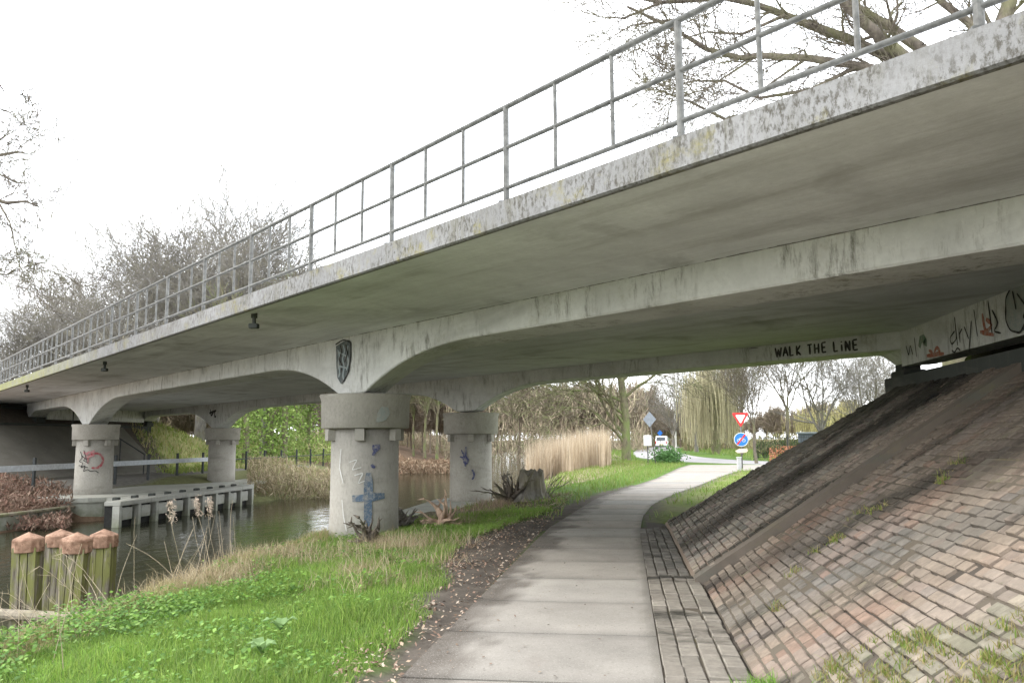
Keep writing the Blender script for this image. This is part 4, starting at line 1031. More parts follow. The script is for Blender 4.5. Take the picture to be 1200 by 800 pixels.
def gz_arr(X, Y): return np.array([ground(x, y) for x, y in zip(X, Y)])
def nse(x, y, k, s=0): return mnoise.noise(Vector((x*k, y*k, s)))
gcols = np.array([(.17, .29, .05), (.21, .34, .06), (.13, .225, .045), (.27, .37, .08), (.20, .28, .08), (.30, .29, .13)])
def scatter(n_, x0, x1, y0, y1, keep, seed):
    rg = np.random.default_rng(seed); X = rg.uniform(x0, x1, n_); Y = rg.uniform(y0, y1, n_); r_ = rg.random(n_)
    k = np.array([r < keep(x, y) for x, y, r in zip(X, Y, r_)]); return X[k], Y[k], rg
# near bank
def dens(x, y):
    cr = interp(y, CREST); L = interp(y, PL); e = L-x
    if x < cr-.55 or e < .25: return 0
    wd = interp(y, [(5, .18), (7, .3), (9, .65), (12, 1.2), (15, 1.0), (19, .5)])
    f = sm((e-wd)/.4+.4+.5*nse(x, y, 1.7, 4))
    b = sm((nse(x, y, 1.1, 8)+.45)*2.0)
    return f*(.25+.75*b)*sm((19-y)/3+.3)
X, Y, rg = scatter(190000, -6.6, -1.7, 3.5, 19, dens, 61)
Z = gz_arr(X, Y)
tall = np.array([max(0, nse(x, y, .9, 30)+.35) for x, y in zip(X, Y)])
hh = .07+.16*tall
c = gcols[rg.integers(0, 5, len(X))]*rg.uniform(.75, 1.2, (len(X), 1))
ph = np.array([nse(x, y, .7, 44) for x, y in zip(X, Y)]); c = c*(1+.35*ph)[:, None]
edge = np.array([interp(y, CREST) for y in Y]); dry = (X < edge+.35)&(rg.random(len(X)) < .55)
c[dry] = np.array([.38, .32, .17])*rg.uniform(.7, 1.2, (dry.sum(), 1)); hh[dry] *= 1.3
blades('bank_grass', 'bright green grass on the near bank left of the path', np.stack([X, Y, Z-.01], 1), hh, .007, .45, c, 62)
# broadleaf weeds: nettle and dock clumps
def weeds(name, label, spots, seed, size, cols, hgt, nl=26, rad=.13):
    rg = np.random.default_rng(seed); Vs = []; Cs = []
    for (x, y) in spots:
        z = ground(x, y); n_ = int(nl*rg.uniform(.6, 1.4)); H = hgt*rg.uniform(.6, 1.3)
        P = np.stack([x+rg.normal(0, rad, n_), y+rg.normal(0, rad, n_), z+H*rg.uniform(.25, 1, n_)], 1)
        az = rg.uniform(0, 6.28, n_); t = rg.uniform(-.1, .7, n_); a = np.stack([np.cos(az)*np.cos(t), np.sin(az)*np.cos(t), np.sin(t)], 1)
        b = np.stack([-np.sin(az), np.cos(az), rg.normal(0, .25, n_)], 1); s = (size*rg.uniform(.6, 1.3, n_))[:, None]
        V = np.stack([P, P+a*s*.5+b*s*.38+[0, 0, .004], P+a*s, P+a*s*.5-b*s*.38], 1).reshape(-1, 3); Vs.append(V)
        c = cols[rg.integers(0, len(cols), n_)]*rg.uniform(.75, 1.2, (n_, 1)); Cs.append(np.repeat(c, 4, 0))
    V = np.concatenate(Vs); o = npmesh(name, V, [np.arange(len(V)).reshape(-1, 4)], M['grass'], cols=np.concatenate(Cs)); lab(o, label, 'weeds', kind='stuff'); return o
wcol = np.array([(.13, .25, .05), (.17, .31, .05), (.10, .20, .045), (.22, .35, .08)])
def wd_(x, y): 
    cr = interp(y, CREST); L = interp(y, PL)
    if x < cr-.3 or L-x < interp(y, [(5, .6), (8, .8), (12, 1.6), (18, 2)]): return 0
    return sm((nse(x, y, .8, 70)+.12)*3)
X, Y, rg = scatter(800, -6.3, -1.9, 3.8, 15, wd_, 63)
weeds('bank_weeds', 'broad leaved green nettles and weeds among the bank grass', list(zip(X, Y)), 64, .042, wcol, .15, 34)
X, Y, rg = scatter(420, -6.3, -4.2, 4.5, 9, lambda x, y: .8 if x < -5.0+.8*nse(x, y, .8) else .15, 65)
weeds('bank_weeds', 'low nettle patch at the lower left corner of the bank', list(zip(X, Y)), 66, .045, wcol*.9, .2, 34)
# dock plants with big pale leaves
for i, (x, y, lb) in enumerate([(328, 752, 'dock plant with big pale green leaves in the grass near the bottom edge'), (306, 784, 'broad leaved dock plant at the very bottom edge of the grass')]):
    p = px(x, y, h=-.05); rg = np.random.default_rng(i+5); V = []; F = []
    for k in range(6):
        az = k*1.05+rg.uniform(-.3, .3); L_ = rg.uniform(.09, .15); b = len(V); dx, dy = math.cos(az), math.sin(az)
        for t, wz in ((0, .01), (.3, .035), (.65, .045), (1, .004)):
            zz = .02+.12*math.sin(t*2.2)*L_/.2*1.2
            V += [(dx*L_*t-dy*wz, dy*L_*t+dx*wz, zz+.01), (dx*L_*t, dy*L_*t, zz), (dx*L_*t+dy*wz, dy*L_*t-dx*wz, zz+.01)]
        for k2 in range(3): q = b+k2*3; F += [(q, q+1, q+4, q+3), (q+1, q+2, q+5, q+4)]
    V = np.array(V)+np.array([0, 0, .08]); o = addmesh('dock_plant', V, F, M['grass'], cols=np.full((len(V), 3), 1.)*np.array([.20, .31, .12])); o.location = (p.x, p.y, ground(p.x, p.y)); lab(o, lb, 'plant')
# leaf litter
def lit(x, y):
    L = interp(y, PL); e = L-x
    if e < -.03 or e > 4.6: return 0
    if e < .15: return .35
    wd = interp(y, [(5, .38), (8, .6), (12, 1.3), (16, 1.6), (24, 1.5)])
    return math.exp(-((e-wd*.75)/(.55*wd))**2)*(.55+.6*nse(x, y, 1.3, 90))
X, Y, rg = scatter(60000, -6.2, -1.45, 4, 25, lit, 67)
n_ = len(X); Z = gz_arr(X, Y)+.012; P = np.stack([X, Y, Z], 1); az = rg.uniform(0, 6.28, n_); t = rg.normal(0, .35, n_); s = (.017*rg.uniform(.5, 1.6, n_))[:, None]
a = np.stack([np.cos(az), np.sin(az), t], 1); b = np.stack([-np.sin(az), np.cos(az), rg.normal(0, .35, n_)], 1)
V = np.stack([P-a*s, P+b*s*.6, P+a*s, P-b*s*.6], 1).reshape(-1, 3); V[:, 2] += .01
lc = np.array([(.30, .20, .15), (.38, .29, .21), (.22, .15, .11), (.42, .35, .28), (.16, .11, .08)])[rg.integers(0, 5, n_)]
lab(npmesh('fallen_leaves', V, [np.arange(n_*4).reshape(-1, 4)], M['leaf'], cols=np.repeat(lc, 4, 0)), 'brown fallen leaves along the left edge of the path', 'leaves', kind='stuff')
# grit and scattered leaves on the path itself
rg = np.random.default_rng(68); n_ = 900; Y = rg.uniform(4, 26, n_); Lx = np.array([interp(y, PL) for y in Y]); Rx = np.array([interp(y, PR) for y in Y])
u_ = rg.beta(.6, 1.5, n_); X = Lx+(Rx-Lx)*u_; P = np.stack([X, Y, np.full(n_, .017)], 1); az = rg.uniform(0, 6.28, n_); s = (.011*rg.uniform(.4, 1.7, n_))[:, None]
a = np.stack([np.cos(az), np.sin(az), rg.normal(0, .2, n_)], 1); b = np.stack([-np.sin(az), np.cos(az), rg.normal(0, .2, n_)], 1)
V = np.stack([P-a*s, P+b*s*.6, P+a*s, P-b*s*.6], 1).reshape(-1, 3); lc = np.array([(.22, .15, .11), (.16, .12, .09), (.30, .24, .18), (.10, .08, .06)])[rg.integers(0, 4, n_)]
lab(npmesh('fallen_leaves', V, [np.arange(n_*4).reshape(-1, 4)], M['leaf'], cols=np.repeat(lc, 4, 0)), 'small bits of leaf and grit lying on the concrete path', 'leaves', kind='stuff')
# dead grass tufts by the near pier and along the crest
def tufts(name, label, spots, seed, h, w_, col, n_=60, lean=.8, rad=.16, cat='dry grass', zoff=0):
    rg = np.random.default_rng(seed); P = []; H = []; c = []
    for (x, y) in spots:
        k = int(n_*rg.uniform(.6, 1.3)); xx = x+rg.normal(0, rad, k); yy = y+rg.normal(0, rad, k); z = ground(x, y)+zoff
        P.append(np.stack([xx, yy, np.full(k, z)], 1)); H.append(h*rg.uniform(.4, 1.2, k)); c.append(np.array(col)[rg.integers(0, len(col), k)]*rg.uniform(.7, 1.2, (k, 1)))
    return blades(name, label, np.concatenate(P), np.concatenate(H), w_, lean, np.concatenate(c), seed+1, cat, 'reed')
dcol = [(.46, .38, .24), (.38, .30, .18), (.52, .45, .31), (.28, .22, .14)]
sp = [(rng.uniform(-6.1, -4.9), rng.uniform(9.6, 13.2)) for _ in range(70)]+[(rng.uniform(-4.6, -3.1), rng.uniform(11.5, 14.0)) for _ in range(45)]+[(rng.uniform(-6.5, -5.7), rng.uniform(6, 10)) for _ in range(40)]+[(rng.uniform(-3.6, -2.3), rng.uniform(8.5, 13)) for _ in range(26)]
tufts('dry_grass', 'straw coloured dead grass around the foot of the nearest pier and along the bank edge', sp, 81, .30, .006, dcol)
sp = [(rng.uniform(-4.2, -3.0), rng.uniform(16, 24)) for _ in range(50)]
tufts('dry_grass', 'dead brown grass around the driftwood between the near piers', sp, 83, .25, .008, [(.33, .24, .17), (.26, .20, .14), (.42, .33, .24)])
# tall dry stems on the bank edge, thin and bent, some with plumes
rg = np.random.default_rng(91); sg = []; plume = []
def stem(x, y, h, lx, ly, r=.0045, br=0, pl=False):
    z = ground(x, y)-.02; p = np.array([x, y, z]); d = np.array([lx, ly, 1.]); d /= np.linalg.norm(d); n_ = 6
    for i in range(n_):
        d = d+np.array([lx*.12, ly*.12, -.03])+rg.normal(0, .05, 3); d /= np.linalg.norm(d); q = p+d*h/n_
        sg.append((*p, *q, r*(1-.6*i/n_), r*(1-.6*(i+1)/n_)))
        if br and i > 1:
            for _ in range(br): dd = d+rg.normal(0, .6, 3); dd /= np.linalg.norm(dd); sg.append((*q, *(q+dd*h*rg.uniform(.08, .22)), r*.5, r*.25))
        p = q
    if pl: plume.append((p, d))
for _ in range(26): stem(rg.uniform(-6.3, -5.5), rg.uniform(5.5, 12), rg.uniform(.5, 1.15), rg.normal(-.1, .35), rg.normal(0, .3))
for _ in range(9): stem(rg.uniform(-6.3, -5.8), rg.uniform(8.0, 9.4), rg.uniform(.8, 1.3), rg.uniform(-.9, -.3), rg.normal(0, .2), .0045, 2)
for x, y, h in ((238, 665, 1.0), (246, 668, 1.15), (255, 662, 1.1), (220, 690, 1.15), (262, 660, .9), (278, 655, .8), (236, 660, .9), (185, 640, .5), (67, 745, .9), (62, 770, 1.0), (20, 760, .8), (75, 790, .7)):
    p = px(x, y, h=-.2); stem(p.x, p.y, h, rg.normal(-.05, .1), rg.normal(0, .1), .0045, 0, x > 215 and h > 1.05)
V, F = tubes(sg, 4); o = npmesh('dry_stems', V, [F], M['reed'], cols=np.tile(np.array([[.50, .42, .30]]), (len(V), 1))*rng.uniform(.7, 1.2, (len(V), 1))); lab(o, 'tall thin dead stems sticking up from the bank edge beside the piles', 'dry stems', kind='stuff')
Vs = []
for p, d in plume:
    for _ in range(110):
        q = p+d*rg.uniform(-.22, .05)+rg.normal(0, .018, 3)+np.array([.05*rg.random(), 0, 0]); a = rg.normal(0, 1, 3)+np.array([.8, 0, -1.2]); a /= np.linalg.norm(a); b = np.cross(a, rg.normal(0, 1, 3)); b /= np.linalg.norm(b)
        Vs += [q, q+a*.03+b*.004, q+a*.055, q+a*.03-b*.004]
Vs = np.array(Vs); o = npmesh('reed_plumes', Vs, [np.arange(len(Vs)).reshape(-1, 4)], M['reed'], cols=np.tile([[.55, .45, .36]], (len(Vs), 1))); lab(o, 'faded feathery reed heads on the tall stems above the water', 'reeds', kind='stuff')
# reed bed beyond the bridge
def reedk(x, y): return 1 if interp(y, CREST)-2.2 < x < interp(y, [(34, -2.2), (40, -.9), (52, -.9), (62, -1.6)])+.5*nse(x, y, .6, 3) and y > 46+3*nse(x, 0, .9) else 0
X, Y, rg = scatter(30000, -7, -.8, 35, 62, reedk, 93)
Z = np.maximum(gz_arr(X, Y), -1.4); blades('reed_bed', 'dense bed of pale dry reeds between the canal and the path verge', np.stack([X, Y, Z], 1), (2.3+.35*np.array([nse(x, y, .5, 5) for x, y in zip(X, Y)]))*rg.uniform(.6, 1.06, len(X))**.7-Z*.6, .022, .05, np.array([(.52, .42, .30), (.44, .35, .24), (.58, .49, .37)])[rg.integers(0, 3, len(X))]*rg.uniform(.7, 1.15, (len(X), 1)), 94, 'reeds', 'reed', .25)
# verge grass beyond the bridge
def vg(x, y):
    L = interp(y, PL); Rr = interp(y, PR); cr = interp(y, CREST)
    if L-.15 < x < Rr+.15 or x < cr: return 0
    if x > Rr and (y < fedge(x)+1.2 and x > .5): return 0
    if y > 40 and x > L and x < 20 and y > 38+0: 
        if 45.5 < y < 62: return 0
    if x < L and y < 28: return .8*sm(nse(x, y, .8, 7)*1.4+.6)
    if x > Rr: return .75*sm(nse(x, y, .5, 17)*1.5+.6)
    return .9
X, Y, rg = scatter(60000, -4.5, 22, 16.5, 60, vg, 95)
Z = gz_arr(X, Y); cc = np.array([(.17, .29, .05), (.17, .27, .05), (.22, .28, .07), (.26, .27, .10)])[rg.integers(0, 4, len(X))]*rg.uniform(.75, 1.15, (len(X), 1))
blades('verge_grass', 'grass on the verges of the path beyond the bridge', np.stack([X, Y, Z-.01], 1), np.full(len(X), .13)*(1+Y/60), .02, .5, cc, 96)
X, Y, rg = scatter(9000, -3, 40, 60, 130, lambda x, y: 0 if abs(x-5) < 4 and y < 200 else 1, 97)
blades('verge_grass', 'grass along the road behind the junction', np.stack([X, Y, gz_arr(X, Y)], 1), np.full(len(X), .5), .07, .5, np.array([(.15, .24, .05), (.20, .27, .07)])[rg.integers(0, 2, len(X))], 98)
# far embankment grass
X, Y, rg = scatter(26000, -45, -24, 38, 75, lambda x, y: 1 if y+K*x > 19 else 0, 99)
cc = np.array([(.30, .36, .09), (.22, .30, .07), (.46, .41, .2), (.52, .46, .26)])[np.clip((np.array([nse(x, y, .25, 3) for x, y in zip(X, Y)])*3+rg.uniform(0, 3, len(X))).astype(int), 0, 3)]
blades('embankment_grass', 'yellowish green grass on the embankment across the canal', np.stack([X, Y, gz_arr(X, Y)], 1), np.full(len(X), .35), .05, .5, cc, 100)
# weeds in the joints of the near paving
def onslope(x): return .66*(x-.84)
pts = []
rg = np.random.default_rng(101)
while len(pts) < 700:
    x = rg.uniform(TOE, 3.4); y = rg.uniform(2.2, 7.2); a = y+K*x
    q = nse(x, y, 1.6, 51)
    if a < A_F+.05+.3*q and rg.random() < .35+q: 
        v = (x-TOE)/math.cos(SL); x = TOE+round(v/LV)*LV*math.cos(SL)-.05; pts.append((x, y))
for (x, y) in [(1.75, 7.9), (1.9, 7.8), (2.3, 7.9), (2.2, 8.2), (1.5, 7.6), (1.2, 7.0), (2.9, 7.7), (2.7, 7.5)]: pts += [(x+rg.normal(0, .05), y+rg.normal(0, .05)) for _ in range(4)]
P = []; H = []; Cc = []
for x, y in pts:
    k = rg.integers(14, 40); P.append(np.stack([x+rg.normal(0, .022, k), y+rg.normal(0, .04, k), np.full(k, onslope(x))-.01], 1)); H.append(rg.uniform(.025, .085, k)); Cc.append(np.array([(.14, .22, .04), (.22, .25, .06), (.30, .26, .11), (.26, .21, .10)])[rg.integers(0, 4, k)])
P = np.concatenate(P); blades('joint_weeds', 'small grass tufts and weeds growing in the joints of the brick bank', P, np.concatenate(H), .006, .7, np.concatenate(Cc), 102, 'weeds')
sp = [(.85+rng.normal(0, .08), rng.uniform(5.3, 5.75)) for _ in range(10)]
tufts('joint_weeds', 'bright green tuft at the foot of the brick bank near the bottom edge', sp, 103, .12, .006, [(.16, .30, .05), (.20, .34, .07)], 60, .7, .06, 'weeds')
# moss cushions in joints near the top and gutter
# ------------------------------------------------------------------ driftwood and stumps
M['root'] = bark('weathered_root', (.42, .30, .22), (.30, .24, .18), .5)
def roots(label, x, y, hgt, n_, seed, spread, m_, name='driftwood'):
    p = px(x, y, h=-.2); rg = np.random.default_rng(seed); V = []; F = []; b = 0; sgs = []
    e = Vector((p.x, p.y, ground(p.x, p.y)))
    for k in range(n_):
        az = rg.uniform(0, 6.28); q = np.array([0, 0, .08])+rg.normal(0, .06, 3); d = np.array([math.cos(az), math.sin(az), rg.uniform(-.1, 1.6)]); d /= np.linalg.norm(d); L_ = spread*rg.uniform(.5, 1.1)
        if d[2] > .6: L_ = hgt*rg.uniform(.6, 1.1)
        r = rg.uniform(.04, .09)
        for i in range(6):
            d = d+rg.normal(0, .22, 3); 
            if d[2] < -.3: d[2] = 0
            d /= np.linalg.norm(d); q2 = q+d*L_/6; q2[2] = max(q2[2], -.02); sgs.append((*q, *q2, r*(1-i/6.5), r*(1-(i+1)/6.5)))
            if i > 2 and rg.random() < .5: dd = d+rg.normal(0, .6, 3); dd /= np.linalg.norm(dd); sgs.append((*q2, *(q2+dd*L_*.25), r*.35, r*.08))
            q = q2
    V, F = tubes(sgs, 6); o = npmesh(name, V, [F], m_, smooth=True); o.location = e; lab(o, label, name.replace('_', ' ')); return o
roots('pale tangled driftwood root between the two near piers', 518, 625, .75, 15, 1, .6, M['root'])
roots('dark broken branch pile against the foot of the nearest pier', 436, 640, .5, 18, 2, .6, M['darkbark'] if 'darkbark' in M else M['twig'], 'branch_pile')
roots('grey brown brush heap beside the path behind the near piers', 470, 618, .4, 22, 6, .8, M['twig_far'], 'branch_pile')
p = px(622, 590, h=-.15); st = empty('tree_stump', (p.x, p.y, ground(p.x, p.y))); lab(st, 'broad weathered tree stump with shoots on the verge left of the path', 'stump')
mb = MB(); nst = 22
for i, (z, r) in enumerate([(-.2, .62), (.0, .50), (.2, .38), (.5, .33), (.72, .31), (.78, .22)]):
    for j in range(nst):
        t = 2*math.pi*j/nst; rr = r*(1+.16*math.sin(3*t+1)*(1-i*.12)+.10*math.sin(7*t)); mb.v.append((rr*math.cos(t), rr*math.sin(t), z+(.10*math.sin(5*t) if i > 3 else 0)))
for k in range(5): mb.f += [(k*nst+j, k*nst+(j+1) % nst, (k+1)*nst+(j+1) % nst, (k+1)*nst+j) for j in range(nst)]
mb.f.append(tuple(range(5*nst, 6*nst))); mb.build('stump_wood', M['twig_far'], st)
rg = np.random.default_rng(8)
for _ in range(16):
    sgs = []
    t = rg.uniform(0, 6.28); q = np.array([.45*math.cos(t), .45*math.sin(t), 0]); d = np.array([.4*math.cos(t), .4*math.sin(t), 1])
    for i in range(4): d = d+rg.normal(0, .2, 3); d /= np.linalg.norm(d); q2 = q+d*.22; sgs.append((*q, *q2, .012, .008)); q = q2
    V, F = tubes(sgs, 4); npmesh('shoot', V, [F], M['twig_far'], st)
roots('dark bushy brush heap on the bank behind the stump', 600, 592, .9, 40, 9, .9, M['twig'], 'branch_pile')

# ------------------------------------------------------------------ signs, van, fence and hedge beyond the junction
sg_red = plain('sign_red', (.55, .03, .03), .4); sg_white = plain('sign_white', (.78, .78, .78), .4, var=.04); sg_blue = plain('sign_blue', (.02, .16, .55), .4, var=.06); post_m = M['galv']
def facing(e_, x, y):   # turn the thing so that its -y side looks at the camera
    return math.atan2(-x, y)
p = px(870, 549, h=0); e = empty('road_sign', (p.x, p.y, 0), facing(None, p.x, p.y)); lab(e, 'red edged yield triangle above a round blue crossed sign on one post by the junction', 'road sign')
mb = MB(); mb.tube((0, 0, 0), (0, 0, 3.0), .035, n=12); mb.build('post', post_m, e, True)
def rounded_tri(s, r=.06):
    P = []
    for cx, cz, a0 in ((-s/2+r*1.7, -r, 90), (0, -s*.866+r*2, 210), (s/2-r*1.7, -r, 330)):
        for k in range(7): t = R(a0+ (120)*(k/6)); P.append((cx+r*math.cos(t), cz+r*math.sin(t)))
    return P
def plate(mb, P, z0, y0, y1):
    n = len(P); v = [(x, y0, z+z0) for x, z in P]+[(x, y1, z+z0) for x, z in P]; mb.add(v, [tuple(range(n)), tuple(range(2*n-1, n-1, -1))]+[(i, n+i, n+(i+1) % n, (i+1) % n) for i in range(n)])
mb = MB(); plate(mb, rounded_tri(.92), 2.98, -.06, -.035); mb.build('triangle_plate', sg_red, e)
mb = MB(); plate(mb, [(x*.58, z*.58) for x, z in rounded_tri(.92)], 2.98-.125, -.066, -.0605); mb.build('triangle_field', sg_white, e)
def disc(r, n=32): return [(r*math.cos(2*math.pi*i/n), r*math.sin(2*math.pi*i/n)) for i in range(n)]
mb = MB(); plate(mb, disc(.37), 1.55, -.06, -.035); mb.build('round_rim', sg_white, e)
mb = MB(); plate(mb, disc(.345), 1.55, -.066, -.0605); mb.build('round_plate', sg_blue, e)
a_ = math.radians(50); 
def bar(L_, w_): c, s_ = math.cos(a_), math.sin(a_); return [(x*c-z*s_, x*s_+z*c) for x, z in ((-L_, -w_), (L_, -w_), (L_, w_), (-L_, w_))]
mb = MB(); plate(mb, bar(.335, .045), 1.55, -.076, -.0725); mb.build('red_bar', sg_red, e)
# small white bicycle on the blue field
mb = MB()
for cx in (-.13, .13):
    for i in range(16):
        t0, t1 = 2*math.pi*i/16, 2*math.pi*(i+1)/16; mb.tube((cx+.075*math.cos(t0), -.069, 1.50+.075*math.sin(t0)), (cx+.075*math.cos(t1), -.069, 1.50+.075*math.sin(t1)), .008, n=4)
for A_, B_ in (((-.13, 1.5), (-.06, 1.62)), ((-.06, 1.62), (.09, 1.62)), ((.09, 1.62), (.13, 1.5)), ((-.06, 1.62), (0, 1.5)), ((0, 1.5), (.09, 1.62)), ((-.13, 1.5), (0, 1.5)), ((.09, 1.62), (.085, 1.67)), ((.05, 1.67), (.12, 1.67)), ((-.06, 1.62), (-.065, 1.655))):
    mb.tube((A_[0], -.069, A_[1]), (B_[0], -.069, B_[1]), .008, n=4)
mb.build('bicycle_mark', sg_white, e)
cream = plain('faded_arrow_board', (.62, .50, .42), .6, var=.12)
mb = MB(); plate(mb, [(-.34, .02), (-.18, .12), (.28, .16), (.32, .02), (.2, -.06), (-.2, -.09)], .92, -.06, -.04); mb.build('arrow_board', cream, e)
p2 = px(866.5, 551, h=0); mb = MB(); mb.box(-.09, .09, -.09, .09, 0, .62, bev=.015); mb.box(-.11, .11, -.11, .11, .62, .68, bev=.01); o = mb.build('bollard', plain('bollard_grey', (.42, .42, .42), .7)); o.location = (p2.x, p2.y, 0); o.rotation_euler.z = .2; lab(o, 'short grey square bollard at the foot of the sign post', 'bollard')
# notice board
p = px(759.5, 544, h=0); e = empty('notice_board', (p.x, p.y, 0), facing(None, p.x, p.y)); lab(e, 'white notice board on a thin black post on the grass verge', 'notice board')
mb = MB(); mb.box(-.03, .03, -.03, .03, 0, 1.35, bev=.005); mb.build('post', M['darkst'], e)
mb = MB(); mb.box(-.24, .24, -.04, 0, 1.18, 1.84, bev=.01); mb.build('board', sg_white, e)
mb = MB(); mb.box(-.15, .15, -.047, -.043, 1.52, 1.72); mb.box(-.15, .1, -.047, -.043, 1.30, 1.33); mb.box(-.15, .12, -.047, -.043, 1.38, 1.41); mb.build('faded_print', plain('print', (.50, .56, .60), .6), e)
# back of a diamond sign on a pole, blue sign behind
p = px(768.5, 544, h=0); e = empty('road_sign', (p.x, p.y, 0), .1); lab(e, 'grey back of a diamond sign on a thin pole beside the white notice board', 'road sign')
mb = MB(); mb.tube((0, 0, 0), (-.35, 0, 3.3), .03, n=10); mb.build('post', post_m, e, True)
mb = MB(); plate(mb, [(x-.33, z) for x, z in ((0, -.5), (.42, 0), (0, .5), (-.42, 0))], 2.85, -.06, -.04); mb.build('sign_back', plain('sign_back_grey', (.20, .22, .25), .5), e)
p = px(774, 530, h=0); e = empty('road_sign', (p.x, p.y, 0), 0); lab(e, 'small blue sign on a pole standing in front of the white van', 'road sign')
mb = MB(); mb.tube((0, 0, 0), (0, 0, 2.6), .03, n=8); mb.build('post', post_m, e)
mb = MB(); plate(mb, [(-.32, 0), (0, -.38), (.32, 0), (0, .38)], 2.3, -.06, -.04); mb.build('plate', sg_blue, e)
# white tall pole
p = px(792, 526, h=0); mb = MB(); mb.tube((0, 0, -.2), (0, 0, 9.5), .13, .08, n=12); mb.tube((0, 0, 9.45), (-.9, -.2, 9.6), .05, .04); mb.box(-1.5, -.85, -.32, -.1, 9.52, 9.66, bev=.03)
o = mb.build('street_lamp', plain('lamp_pale', (.62, .60, .56), .6)); o.location = (p.x, p.y*.75, 0); o.location.x = p.x*.75; lab(o, 'tall pale lamp post beside the road, right of the van', 'street lamp')
# van (seen from behind, on the road)
def make_van(loc, rz):
    e = empty('parked_van', loc, rz); lab(e, 'small white van seen from behind on the road beyond the junction', 'van')
    vw = plain('van_white', (.80, .80, .80), .25, .5, var=.03); gl = plain('van_glass', (.03, .04, .05), .08, .6, var=.02); rb = plain('rubber', (.02, .02, .02), .8); tl = plain('tail_red', (.5, .02, .02), .3)
    prof = [(-2.1, .35), (-2.12, .9), (-2.05, 1.35), (-1.9, 1.98), (-1.75, 2.05), (.6, 2.05), (.8, 1.98), (1.45, 1.15), (2.15, .95), (2.25, .7), (2.22, .35)]
    V = []; F = []; n = len(prof)
    for x, k in ((-.90, 1), (.90, 1)):
        for y, z in prof: V.append((x*(.88 if z > 1.3 else 1), y, z))
    for sgn in (-1, 1):
        b = len(V)
        for y, z in prof: V.append((sgn*.83*(.9 if z > 1.3 else 1), y*1.01, z+.015 if z > 1.9 else z))
    F.append(tuple(range(n))[::-1]); F.append(tuple(range(n, 2*n)))
    F += [(i, (i+1) % n, n+(i+1) % n, n+i) for i in range(n)]
    V = V[:2*n]
    body = addmesh('body', V, F, vw, e); md = body.modifiers.new('b', 'BEVEL'); md.width = .08; md.segments = 3
    mb = MB(); mb.add([(-.66, -2.125+.0, 1.38), (.66, -2.125, 1.38), (.62, -1.985, 1.86), (-.62, -1.985, 1.86)], [(0, 1, 2, 3)]); 
    v = [(x, y-.012, z) for x, y, z in mb.v]+[(x, y+.04, z) for x, y, z in mb.v]; mb = MB(); mb.add(v, [(0, 1, 2, 3), (7, 6, 5, 4), (0, 4, 5, 1), (1, 5, 6, 2), (2, 6, 7, 3), (3, 7, 4, 0)]); mb.build('rear_window', gl, e)
    for s_ in (-1, 1):
        for y in (-1.35, 1.35):
            w_ = MB(); w_.tube((s_*.72, y, .33), (s_*.93, y, .33), .33, n=20); wh = w_.build('wheel', rb, e); h_ = MB(); h_.tube((s_*.90, y, .33), (s_*.945, y, .33), .18, n=14); h_.build('hub', M['galv'], wh)
        t_ = MB(); t_.box(s_*.80-.07, s_*.80+.07, -2.16, -2.05, .85, 1.25, bev=.02); t_.build('tail_light', tl, e)
        g_ = MB(); g_.box(s_*.865-.02 if s_ > 0 else -.845-.04, s_*.865+.02 if s_ > 0 else -.845, .15, .95, 1.35, 1.8); g_.build('side_window', gl, e)
    b_ = MB(); b_.box(-.88, .88, -2.22, -2.08, .32, .58, bev=.03); b_.build('bumper', plain('bumper_grey', (.12, .12, .12), .6), e)
    n_ = MB(); n_.box(-.26, .26, -2.135, -2.11, .66, .78); n_.build('number_plate', plain('plate_yellow', (.6, .45, .05), .5), e)
p = px(776, 526.3, h=0); make_van((p.x, p.y, .025), -.12)
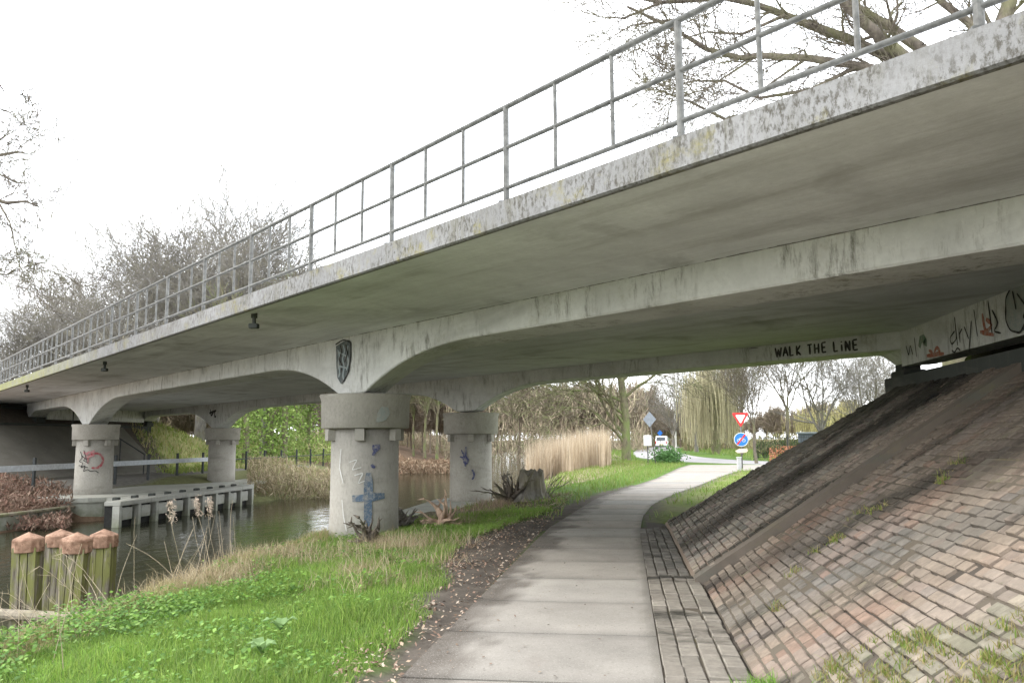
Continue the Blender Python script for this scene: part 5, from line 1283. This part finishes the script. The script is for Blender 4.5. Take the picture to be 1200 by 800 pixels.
# fence, hedge, garden shed
p0 = px(884, 541, h=0); p0 = Vector((p0.x+.6, p0.y+4, 0)); e = empty('metal_fence', p0); e.rotation_euler.z = -.18; lab(e, 'black vertical bar metal fence behind the junction and the reddish hedge', 'fence')
for i in range(8):
    mb = MB(); mb.box(i*2.4-.04, i*2.4+.04, -.04, .04, 0, 1.85); mb.build('post', M['darkst'], e)
mb = MB()
for z in (.25, 1.65): mb.box(0, 16.8, -.02, .02, z-.02, z+.02)
for i in range(140):
    if i % 20: mb.box(i*.12-.012, i*.12+.012, -.011, .011, .05, 1.78)
mb.build('bar_panel', M['darkst'], e)
brush('beech_hedge', 'low reddish orange beech hedge in front of the black fence', [(900, 950, 54, 58, 1.7)], 1500, .07, [(.50, .16, .08), (.42, .19, .11), (.55, .24, .14), (.30, .14, .09)], 47, 'hedge')
brush('undergrowth', 'dark green bushes and ivy behind the black fence', [(884, 1000, 66, 74, 2.1)], 6000, .22, [(.06, .09, .03), (.09, .12, .04), (.16, .15, .07)], 48)
p = px(957, 520, dist=66); e = empty('garden_shed', (p.x, p.y, 0), -.15); lab(e, 'dark slate grey shed with flat roof behind the fence, partly hidden by the bank', 'shed')
mb = MB(); mb.box(-1.3, 2.6, 0, 2.4, 0, 1.95); mb.build('wall', plain('shed_slate', (.09, .11, .13), .7), e)
mb = MB(); mb.box(-1.45, 2.75, -.15, 2.55, 1.951, 2.1, bev=.02); mb.build('roof', plain('shed_roof', (.22, .25, .27), .6), e)
mb = MB(); mb.box(-.9, .0, -.03, -.001, .05, 1.8); mb.build('door', plain('shed_door', (.12, .14, .16), .6), e)
p = px(783, 543, h=0); X, Y, rg = (None, None, None)
rg = np.random.default_rng(77); n_ = 1500; P = rg.normal(0, 1, (n_, 3))*[.45, .45, .28]+[0, 0, .42]; P[:, 2] = np.abs(P[:, 2]); a = rg.normal(0, 1, (n_, 3)); a /= np.linalg.norm(a, axis=1)[:, None]; b = np.cross(a, rg.normal(0, 1, (n_, 3))); b /= np.linalg.norm(b, axis=1)[:, None]
V = np.stack([P-a*.09, P+b*.05, P+a*.09, P-b*.05], 1).reshape(-1, 3); o = npmesh('green_bush', V, [np.arange(n_*4).reshape(-1, 4)], M['grass'], cols=np.tile([[.09, .19, .06]], (n_*4, 1))); o.location = (p.x, p.y, 0); lab(o, 'low round dark green bush on the verge beside the junction', 'bush')
